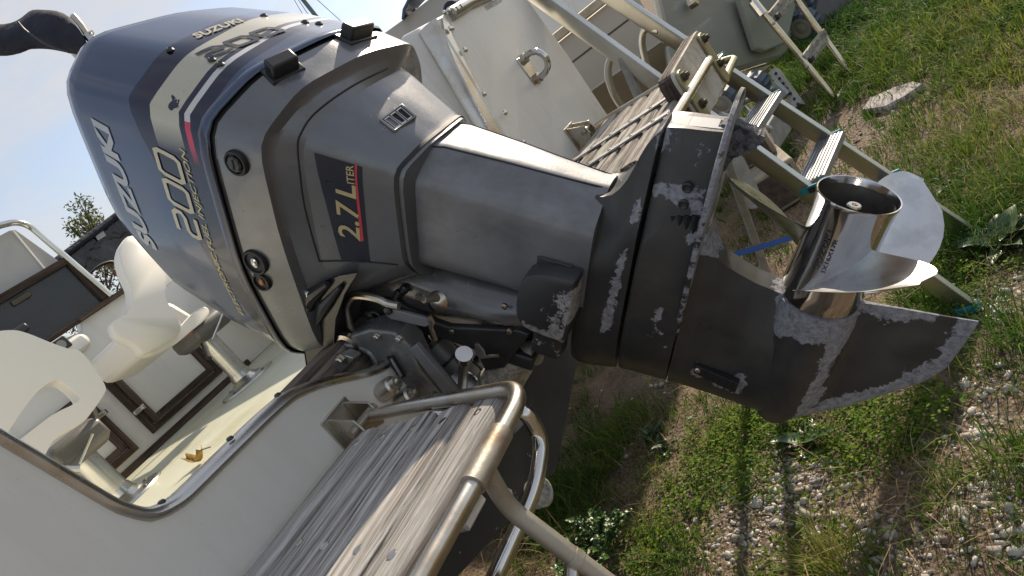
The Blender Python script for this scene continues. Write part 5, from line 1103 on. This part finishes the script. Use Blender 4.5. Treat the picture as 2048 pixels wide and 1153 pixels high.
# ---------------------------------------------------------------- ground, gravel, grass and weeds
def vnoise(x, y, s, seed):
    r = np.random.default_rng(seed); T = r.random((64, 64)); u, v = x * s + 100, y * s + 100; i, j = np.floor(u).astype(int), np.floor(v).astype(int); f, g = u - i, v - j
    f = f * f * (3 - 2 * f); g = g * g * (3 - 2 * g); t = lambda a, b: T[a % 64, b % 64]
    return (t(i, j) * (1 - f) + t(i + 1, j) * f) * (1 - g) + (t(i, j + 1) * (1 - f) + t(i + 1, j + 1) * f) * g
def fbm(x, y, s, seed): return vnoise(x, y, s, seed) * .55 + vnoise(x, y, s * 2.1, seed + 1) * .3 + vnoise(x, y, s * 4.3, seed + 2) * .15
def gz(x, y): return (fbm(x, y, 1.1, 5) - .5) * .06 + (vnoise(x, y, 9., 8) - .5) * .012
def spots(x, y, lst):
    o = np.zeros_like(x)
    for q, r, a in lst: c = PZ(*q, 0); o = np.maximum(o, a * np.exp(-((x - c[0]) ** 2 + (y - c[1]) ** 2) / r ** 2))
    return o
GRAVEL = [((1560, 1000), .20, 1.), ((1500, 1080), .18, .9), ((1400, 960), .14, .7), ((1960, 860), .15, 1.), ((2000, 760), .13, .9), ((1990, 600), .16, .9), ((1960, 980), .12, .8), ((1740, 1100), .17, .8), ((1340, 900), .12, .5), ((1290, 960), .12, .45), ((1700, 290), .55, .9), ((1640, 260), .45, .8), ((1600, 340), .5, .6), ((1790, 230), .35, .5), ((1720, 860), .07, .6), ((2040, 1060), .12, .6)]
GREEN = [((1850, 60), 1.4, 1.), ((1700, 60), 1.4, 1.), ((2000, 60), .9, .75), ((1650, 140), .7, .9), ((1560, 210), .6, .6), ((2000, 400), .30, .8), ((1900, 330), .35, .75), ((1960, 480), .22, .7), ((2020, 700), .16, .9), ((1990, 640), .10, .6), ((1820, 250), .35, .5), ((1900, 200), .5, .6), ((1250, 860), .22, .5), ((1150, 1000), .4, .5), ((1680, 1120), .09, .9), ((1990, 930), .09, .8), ((1960, 1010), .08, .7), ((1350, 1120), .18, .6), ((1860, 620), .14, .7)]
DRY = [((1960, 150), .7, .9), ((1850, 130), .5, .7), ((1930, 250), .5, .8), ((1860, 290), .35, .7), ((1300, 840), .18, .6), ((1180, 940), .35, .7), ((1680, 1110), .10, .9), ((1850, 1010), .10, .8), ((1640, 880), .10, .5), ((1980, 560), .12, .5), ((1250, 980), .2, .6), ((1120, 1060), .3, .6), ((2030, 300), .3, .6)]
WEED = [((1750, 860), .15, 1.), ((1830, 830), .13, 1.), ((1680, 850), .13, .9), ((1560, 880), .13, .8), ((1480, 880), .14, .8), ((1500, 960), .12, .9), ((1440, 940), .13, .7), ((1400, 1010), .12, .4), ((1920, 560), .14, .7), ((1900, 640), .12, .8), ((1600, 830), .12, .7), ((1880, 540), .12, .6), ((1330, 1080), .12, .5), ((1380, 870), .1, .5), ((1950, 420), .15, .4)]
n_ = 150
ax1 = np.concatenate([np.linspace(-40, -3, 8), np.linspace(-2, 9, n_), np.linspace(11, 120, 10)]); ay1 = np.concatenate([np.linspace(-60, -6, 8), np.linspace(-4, 7, n_), np.linspace(9, 140, 10)])
GX, GY = np.meshgrid(ax1, ay1, indexing='ij'); GZ = gz(GX, GY) * (np.hypot(GX, GY) < 14)
gm = MB().grid(np.stack([GX, GY, GZ], -1))
MT['soil'] = mat('dry_soil', (.190, .140, .092), .95, 0, (.095, .068, .044), 5, lo=.36, hi=.62, bump=1., bscale=55, bdist=.02, detail=10, spec=.2)
ns = MT['soil'].node_tree; b_ = bsdf(MT['soil']); at = ns.nodes.new('ShaderNodeAttribute'); at.attribute_name = 'wear'
n5 = ns.nodes.new('ShaderNodeTexNoise'); n5.inputs['Scale'].default_value = 75; n5.inputs['Detail'].default_value = 4; t5 = ns.nodes.new('ShaderNodeTexCoord'); ns.links.new(t5.outputs['Object'], n5.inputs['Vector'])
m5 = ns.nodes.new('ShaderNodeMath'); m5.operation = 'MULTIPLY'; r5 = ns.nodes.new('ShaderNodeMapRange'); r5.inputs['From Min'].default_value = .45; r5.inputs['From Max'].default_value = .6; ns.links.new(n5.outputs['Fac'], r5.inputs['Value'])
ns.links.new(r5.outputs['Result'], m5.inputs[0]); ns.links.new(at.outputs['Fac'], m5.inputs[1]); x5 = ns.nodes.new('ShaderNodeMix'); x5.data_type = 'RGBA'
ns.links.new(m5.outputs[0], x5.inputs['Factor']); ns.links.new(b_.inputs['Base Color'].links[0].from_socket, x5.inputs['A']); x5.inputs['B'].default_value = (.27, .23, .185, 1); ns.links.new(x5.outputs['Result'], b_.inputs['Base Color'])
ground = gm.build('ground', MT['soil'], None, kind='structure', attr=lambda co: np.clip(spots(co[:, 0], co[:, 1], GRAVEL) + (fbm(co[:, 0], co[:, 1], 1.4, 31) - .5) * .9, 0, 1))

def polar(n, r0, r1, seed):
    r_ = np.random.default_rng(seed); az = np.radians(r_.uniform(-38, 75, n)); rr = r0 * (r1 / r0) ** r_.random(n) ** .8; return rr * np.cos(az), rr * np.sin(az), rr, r_
def tintmat(name, stops, rough=.7, spec=.3, trans=0., bump=0.):
    m = bpy.data.materials.new(name); m.use_nodes = True; nt = m.node_tree; N = nt.nodes; L = nt.links; b = bsdf(m)
    a = N.new('ShaderNodeAttribute'); a.attribute_name = 'tint'; cr = N.new('ShaderNodeValToRGB')
    e = cr.color_ramp.elements; e[0].position, e[0].color = stops[0][0], (*stops[0][1], 1); e[1].position, e[1].color = stops[-1][0], (*stops[-1][1], 1)
    for p_, c_ in stops[1:-1]: x = e.new(p_); x.color = (*c_, 1)
    L.new(a.outputs['Fac'], cr.inputs['Fac']); L.new(cr.outputs['Color'], b.inputs['Base Color']); b.inputs['Roughness'].default_value = rough; b.inputs['Specular IOR Level'].default_value = spec
    if trans:
        o = N['Material Output']; tr_ = N.new('ShaderNodeBsdfTranslucent'); L.new(cr.outputs['Color'], tr_.inputs['Color']); ms_ = N.new('ShaderNodeMixShader'); ms_.inputs[0].default_value = trans
        L.new(b.outputs[0], ms_.inputs[1]); L.new(tr_.outputs[0], ms_.inputs[2]); L.new(ms_.outputs[0], o.inputs['Surface'])
    if bump:
        tc = N.new('ShaderNodeTexCoord'); n3 = N.new('ShaderNodeTexNoise'); n3.inputs['Scale'].default_value = 160; L.new(tc.outputs['Object'], n3.inputs['Vector']); bp = N.new('ShaderNodeBump'); bp.inputs['Strength'].default_value = bump; bp.inputs['Distance'].default_value = .002; L.new(n3.outputs['Fac'], bp.inputs['Height']); L.new(bp.outputs['Normal'], b.inputs['Normal'])
    return m
def mass(name, V, F, tint, m, label, cat, nper, smooth=False):
    """many small pieces in one object: V (n, k, 3), faces per piece F"""
    n, k, _ = V.shape; me = bpy.data.meshes.new(name); fl = np.array(F, dtype=object)
    loops = np.concatenate([np.array(f) for f in F]); lens = np.array([len(f) for f in F])
    allv = (loops[None, :] + (np.arange(n) * k)[:, None]).ravel(); starts = np.concatenate([[0], np.cumsum(np.tile(lens, n))[:-1]])
    me.vertices.add(n * k); me.vertices.foreach_set('co', V.reshape(-1).astype(np.float32)); me.loops.add(len(allv)); me.loops.foreach_set('vertex_index', allv.astype(np.int32))
    me.polygons.add(len(starts)); me.polygons.foreach_set('loop_start', starts.astype(np.int32)); me.polygons.foreach_set('loop_total', np.tile(lens, n).astype(np.int32)); me.update(calc_edges=True)
    if smooth: me.shade_smooth()
    a = me.attributes.new('tint', 'FLOAT', 'POINT'); a.data.foreach_set('value', np.repeat(tint, k).astype(np.float32)); me.materials.append(m)
    o = bpy.data.objects.new(name, me); COL.objects.link(o); return setp(o, label, cat, None, 'stuff')
def blades(x, y, h, wd, r_, bend=.5, az=None, flat=0.):
    n = len(x); az = r_.uniform(0, 2 * math.pi, n) if az is None else az; dx, dy = np.cos(az), np.sin(az); face = az + math.pi / 2 + r_.normal(0, .5, n); wx, wy = np.cos(face), np.sin(face)
    z0 = gz(x, y); V = np.zeros((n, 7, 3)); be = bend * r_.uniform(.3, 1.5, n)
    for i, t in enumerate((0, .38, .74)):
        off = be * h * (t * .35 + t * t * .65); zz = z0 + h * (t - .35 * be * t * t) * (1 - flat) - .004 * (t == 0); ww = wd * (1, .85, .55)[i] / 2
        for s, j in ((-1, 2 * i), (1, 2 * i + 1)): V[:, j, 0] = x + dx * off + wx * ww * s; V[:, j, 1] = y + dy * off + wy * ww * s; V[:, j, 2] = zz
    t = 1.; V[:, 6, 0] = x + dx * be * h; V[:, 6, 1] = y + dy * be * h; V[:, 6, 2] = z0 + h * (1 - .45 * be) * (1 - flat)
    V[:, :, 2] = np.maximum(V[:, :, 2], z0[:, None] - .004); return V, [(0, 1, 3, 2), (2, 3, 5, 4), (4, 5, 6)]
def clumped(x, y, keep, r_, per, spread):
    x, y = x[keep], y[keep]; x = np.repeat(x, per); y = np.repeat(y, per); a = r_.uniform(0, 2 * math.pi, len(x)); d = spread * np.sqrt(r_.random(len(x))) * r_.uniform(.4, 1.3, len(x)); return x + np.cos(a) * d, y + np.sin(a) * d, a
def under_clear(x, y):                                               # bare strip right beneath the hull
    return np.ones_like(x)
# green grass
x, y, r, r_ = polar(24000, 1.0, 9.5, 41)
den = np.clip(spots(x, y, GREEN) * 1.1 + (fbm(x, y, 1.6, 51) - .50) * 1.3, 0.04, 1) * (1 - .92 * np.clip(spots(x, y, GRAVEL) * 1.15, 0, 1)) + .35 * (r > 5.6)
k = r_.random(len(x)) < den; tall = np.clip(spots(x, y, GREEN), 0.2, 1)[k]
gx, gy, ga = clumped(x, y, k, r_, 14, .055); hh = np.repeat(tall, 14) * r_.uniform(.05, .20, len(gx)) + .02
V, F = blades(gx, gy, hh, r_.uniform(.0028, .0064, len(gx)) * np.clip(np.hypot(gx, gy) / 3.2, .75, 1.8), r_, .75, ga + r_.normal(0, .5, len(gx)))
tint = np.clip(.32 + (fbm(gx, gy, 1.2, 61) - .5) * 1.0 + r_.normal(0, .16, len(gx)) + .25 * np.clip(spots(gx, gy, DRY), 0, 1), 0, 1)
MT['grass'] = tintmat('grass_blades', [(0, (.026, .075, .010)), (.4, (.070, .145, .018)), (.7, (.18, .22, .035)), (1, (.33, .27, .09))], .65, .12, .40)
mass('grass', V, F, tint, MT['grass'], 'green grass growing in clumps over the yard', 'grass', 7)
# dry straw lying about
x, y, r, r_ = polar(12000, 1.0, 8., 43)
den = np.clip(spots(x, y, DRY) * 1.0 + (fbm(x, y, 2.2, 52) - .50) * 1.1, .12, 1) * (1 - .5 * np.clip(spots(x, y, GRAVEL), 0, 1)); k = r_.random(len(x)) < den * .8
gx, gy, ga = clumped(x, y, k, r_, 9, .07); hh = r_.uniform(.05, .17, len(gx))
V, F = blades(gx, gy, hh, r_.uniform(.0014, .0030, len(gx)), r_, 1.15, ga + r_.normal(0, .9, len(gx)), flat=r_.choice([.0, .5, .85], len(gx), p=[.3, .3, .4]))
MT['straw'] = tintmat('straw', [(0, (.10, .060, .030)), (.5, (.24, .17, .085)), (1, (.40, .31, .16))], .7, .25, .15)
mass('dry_grass', V, F, np.clip(.45 + r_.normal(0, .25, len(gx)), 0, 1), MT['straw'], 'dry straw coloured grass lying matted on the soil', 'dry grass', 7)
# limestone gravel
ico = bmesh.new(); bmesh.ops.create_icosphere(ico, subdivisions=1, radius=1); ico.verts.ensure_lookup_table(); IV = np.array([v.co for v in ico.verts]); IF = [tuple(v.index for v in f.verts) for f in ico.faces]; ico.free()
x, y, r, r_ = polar(150000, .95, 7.5, 44)
den = np.clip(spots(x, y, GRAVEL) ** 1.6 * .85 + (fbm(x, y, 2.6, 53) - .62) * 1.0, .015, 1) * np.where(spots(x, y, WEED) > .45, .35, 1); k = r_.random(len(x)) < den * np.clip(1.8 / np.maximum(r, 1.2), .25, 1); x, y, r = x[k], y[k], r[k]; n = len(x)
size = np.clip(np.exp(r_.normal(-5.35, .52, n)), .0022, .0165); sc = size[:, None] * np.stack([r_.uniform(.75, 1.4, n), r_.uniform(.6, 1.1, n), r_.uniform(.45, .85, n)], 1)
Vv = IV[None] * (1 + r_.normal(0, .33, (n, len(IV), 1))) * sc[:, None, :]; a = r_.uniform(0, 2 * math.pi, n); ti = r_.normal(0, .35, n)
Xr = Vv[..., 0] * np.cos(a)[:, None] - Vv[..., 1] * np.sin(a)[:, None]; Yr = Vv[..., 0] * np.sin(a)[:, None] + Vv[..., 1] * np.cos(a)[:, None]; Zr = Vv[..., 2] + Xr * np.sin(ti)[:, None] * .6
V = np.stack([Xr + x[:, None], Yr + y[:, None], Zr + (gz(x, y) + size * .22)[:, None]], -1)
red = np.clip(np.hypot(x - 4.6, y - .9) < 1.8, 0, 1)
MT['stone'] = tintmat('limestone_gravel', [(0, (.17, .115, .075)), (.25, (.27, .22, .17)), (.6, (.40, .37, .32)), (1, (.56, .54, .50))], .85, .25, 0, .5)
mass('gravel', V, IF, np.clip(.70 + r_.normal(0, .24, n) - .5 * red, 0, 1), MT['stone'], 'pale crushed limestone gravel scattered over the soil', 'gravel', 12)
# low weeds: little three leaved sprigs
x, y, r, r_ = polar(60000, 1.0, 5.5, 45)
den = np.clip(spots(x, y, WEED) * 1.2 + (fbm(x, y, 2.4, 54) - .53) * 1.2, .02, 1) * (1 - .5 * np.clip(spots(x, y, GRAVEL), 0, 1)); k = r_.random(len(x)) < den * .75; x, y = x[k], y[k]; wv = np.clip(spots(x, y, WEED), .15, 1)
per = 13; xx = np.repeat(x, per); yy = np.repeat(y, per); hb_ = np.repeat(wv * r_.uniform(.3, 1., len(x)), per) * .105; n = len(xx); t = r_.random(n); a = r_.uniform(0, 2 * math.pi, n); rad = r_.uniform(.004, .030, n)
cx, cy, cz = xx + np.cos(a) * rad, yy + np.sin(a) * rad, gz(xx, yy) + hb_ * t + .004; lw = r_.uniform(.0022, .0068, n); ll = lw * r_.uniform(1.6, 3.0, n); b2 = a + r_.normal(0, .8, n); up = r_.uniform(-.3, .6, n)
ux, uy, uz = np.cos(b2) * np.cos(up), np.sin(b2) * np.cos(up), np.sin(up); vx, vy = -np.sin(b2), np.cos(b2); tw = r_.normal(0, .4, n)
V = np.zeros((n, 6, 3))
for j, (s, q, dz) in enumerate(((0, 0, 0), (.45, -1, .10), (.45, 0, -.10), (.45, 1, .10), (1, 0, 0), (.75, 0, -.05))):
    V[:, j, 0] = cx + ux * ll * s + vx * lw * q * .8; V[:, j, 1] = cy + uy * ll * s + vy * lw * q * .8; V[:, j, 2] = cz + uz * ll * s + lw * q * tw * .6 + dz * lw
F = [(0, 1, 2), (0, 2, 3), (1, 4, 5, 2), (2, 5, 4, 3)]
MT['weed'] = tintmat('weed_leaves', [(0, (.030, .085, .010)), (.5, (.095, .190, .016)), (1, (.24, .29, .030))], .7, .12, .38)
mass('ground_cover', V, F, np.clip(.5 + np.repeat(r_.normal(0, .18, len(x)), per) + r_.normal(0, .12, n) + (t - .5) * .35, 0, 1), MT['weed'], 'bright green small leaved weeds creeping over the ground', 'weeds', 6)

# individual plants
MT['leafgreen'] = mat('broad_leaf', (.055, .10, .035), .4, 0, (.035, .07, .025), 30, bump=.3, bscale=90, objrand=.25, stretch=(1, 1, 1))
MT['bushleaf'] = mat('bush_leaf', (.070, .135, .030), .4, 0, (.045, .095, .022), 40, bump=.2, bscale=90, objrand=.3, stretch=(1, 1, 1))
def leaf_mesh(name, L_, W_, m, curl=.25):
    G = []
    for i in range(7):
        t = i / 6; wd = W_ * math.sin(math.pi * min(1, t * .93 + .05)) ** .8 * (1 - .3 * t); row = []
        for j in (-1, -.5, 0, .5, 1): row.append((t * L_, j * wd, abs(j) * wd * .45 - curl * L_ * t * t + .003 * math.sin(t * 9 + j)))
        G.append(row)
    mb = MB().grid(G); me = bpy.data.meshes.new(name); me.from_pydata(mb.v, [], mb.f); me.materials.append(m); me.shade_smooth(); return me
def put_leaf(me, root, name, loc, az, pitch, sc):
    o = bpy.data.objects.new(name, me); COL.objects.link(o); o.parent = root; o.matrix_parent_inverse = root.matrix_world.inverted()
    o.matrix_world = Matrix.Translation(Vector([float(c) for c in loc])) @ Matrix.Rotation(az, 4, 'Z') @ Matrix.Rotation(-pitch, 4, 'Y') @ Matrix.Diagonal((sc, sc, sc, 1)); return o
big = leaf_mesh('broad_leaf', .10, .030, MT['leafgreen']); small = leaf_mesh('bush_leaf', .034, .013, MT['bushleaf'], .15)
def rosette(q, n, size, label, seed, pit=(.2, 1.0)):
    rr = random.Random(seed); c = PZ(*q, 0); c[2] = gz(c[0], c[1]); t = thing('broadleaf_weed', c, label, 'weed plant', 'broad leaved weeds on the ground')
    for i in range(n): put_leaf(big, t, 'leaf', c + (rr.uniform(-.008, .008), rr.uniform(-.008, .008), .004), i * 2.4 + rr.uniform(-.4, .4), rr.uniform(*pit), size * rr.uniform(.7, 1.15))
    MB().cyl(c, c + np.array((0, 0, .03)), .004, 6).build('stem', MT['leafgreen'], t)
rosette((1300, 868), 7, .75, 'small broadleaf weed in the straw below the hull bottom', 1)
rosette((1612, 888), 8, 1.0, 'dock plant with long dark leaves below the motor gear case', 2, (.1, .8))
rosette((2010, 492), 9, 1.35, 'broad leaved plant right of the propeller at the picture edge', 3, (.2, .9))
rosette((2036, 470), 6, 1.1, 'broad leaved plant cut by the right edge beside another', 4, (.3, .9))
rosette((1330, 900), 5, .6, 'tiny broadleaf weed on bare soil left of the dock plant', 5)
rosette((1905, 372), 6, .9, 'broad leaved weed in the grass beyond the propeller', 6)
def bush(q, n, R_, Hh, label, seed):
    rr = random.Random(seed); c = PZ(*q, 0); c[2] = gz(c[0], c[1]); t = thing('shrub', c, label, 'shrub', 'small leafy shrubs'); st = MB()
    for s_ in range(13):
        a = rr.uniform(0, 6.28); d = R_ * math.sqrt(rr.random()); top = c + np.array((math.cos(a) * d, math.sin(a) * d, Hh * rr.uniform(.55, 1.0) * (1 - .4 * (d / R_) ** 2))); st.tube([c, (c + top) / 2 + np.array((0, 0, .02)), top], [.0025, .002, .001], 5)
        for k_ in range(n // 13):
            f = rr.uniform(.35, 1.02); p_ = c + (top - c) * f; put_leaf(small, t, 'leaf', p_, rr.uniform(0, 6.28), rr.uniform(-.2, .8), rr.uniform(.65, 1.15))
    st.build('stem', MT['leafgreen'], t)
bush((1215, 1105), 208, .13, .17, 'leafy bright green shrub right of the rusty ladder rail', 1)
bush((1150, 1175), 117, .10, .12, 'low green shrub at the bottom edge beside the ladder rail', 2)

# trees beyond the yard
MT['treeleaf'] = tintmat('tree_leaves', [(0, (.03, .05, .015)), (.5, (.07, .10, .03)), (1, (.14, .15, .05))], .6, .3, .3)
MT['brownleaf'] = tintmat('brown_leaves', [(0, (.05, .03, .02)), (.5, (.12, .07, .04)), (1, (.10, .11, .05))], .7, .3, .3)
MT['bark'] = mat('bark', (.10, .08, .06), .9, 0, (.05, .04, .03), 12, bump=.8, bscale=20, bdist=.02)
def tree(c, H_, R_, label, m, seed, nleaf=2600, leaf=.11, open_=.5):
    r_ = np.random.default_rng(seed); c = np.array(c, float); t = thing('tree', c, label, 'tree', 'trees beyond the boatyard'); tk = MB(); tk.tube([c + np.array((0, 0, -.3)), c + np.array((.05, 0, H_ * .35)), c + np.array((.0, .1, H_ * .75))], [H_ * .03, H_ * .022, H_ * .008], 8); tips = []
    for i in range(26):
        z = H_ * r_.uniform(.25, .8); a = r_.uniform(0, 6.28); d = R_ * r_.uniform(.35, 1.) * math.sin(min(1, (z / H_ + .2)) * 2.4) ; e = c + np.array((math.cos(a) * d, math.sin(a) * d, z + H_ * r_.uniform(.08, .24))); b0 = c + np.array((0, 0, z)); tk.tube([b0, (b0 + e) / 2 + np.array((0, 0, .1)), e], [H_ * .009, H_ * .006, H_ * .002], 5); tips.append(e)
        for _ in range(3): e2 = e + r_.normal(0, R_ * .22, 3); tk.tube([(b0 + e) / 2, e2], [H_ * .004, H_ * .001], 4); tips.append(e2)
    tk.build('trunk', MT['bark'], t); tips = np.array(tips); n = nleaf; ix = r_.integers(0, len(tips), n); P = tips[ix] + r_.normal(0, R_ * .10, (n, 3)); u = r_.normal(0, 1, (n, 3)); u /= np.linalg.norm(u, axis=1)[:, None]; v = np.cross(u, r_.normal(0, 1, (n, 3))); v /= np.linalg.norm(v, axis=1)[:, None]; s = leaf * r_.uniform(.6, 1.3, (n, 1))
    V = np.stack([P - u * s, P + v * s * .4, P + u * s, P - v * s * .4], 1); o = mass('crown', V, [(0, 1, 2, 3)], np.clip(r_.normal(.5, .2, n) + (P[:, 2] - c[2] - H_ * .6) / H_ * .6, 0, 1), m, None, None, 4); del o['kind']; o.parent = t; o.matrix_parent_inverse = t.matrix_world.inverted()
for q, t_, H_, R_, lab, m, sd in (((176, 462), 26, 6.0, 1.25, 'green tree showing above the black boat hood', MT['treeleaf'], 3), ((200, 575), 24, 4.6, 1.8, 'thin brownish tree seen through the hood window', MT['brownleaf'], 5)):
    c = PD(*q, t_); tree((c[0], c[1], c[2] - H_ * .86), H_, R_, lab, m, sd, 2400 if sd == 3 else 1500, .085 if sd == 3 else .08)
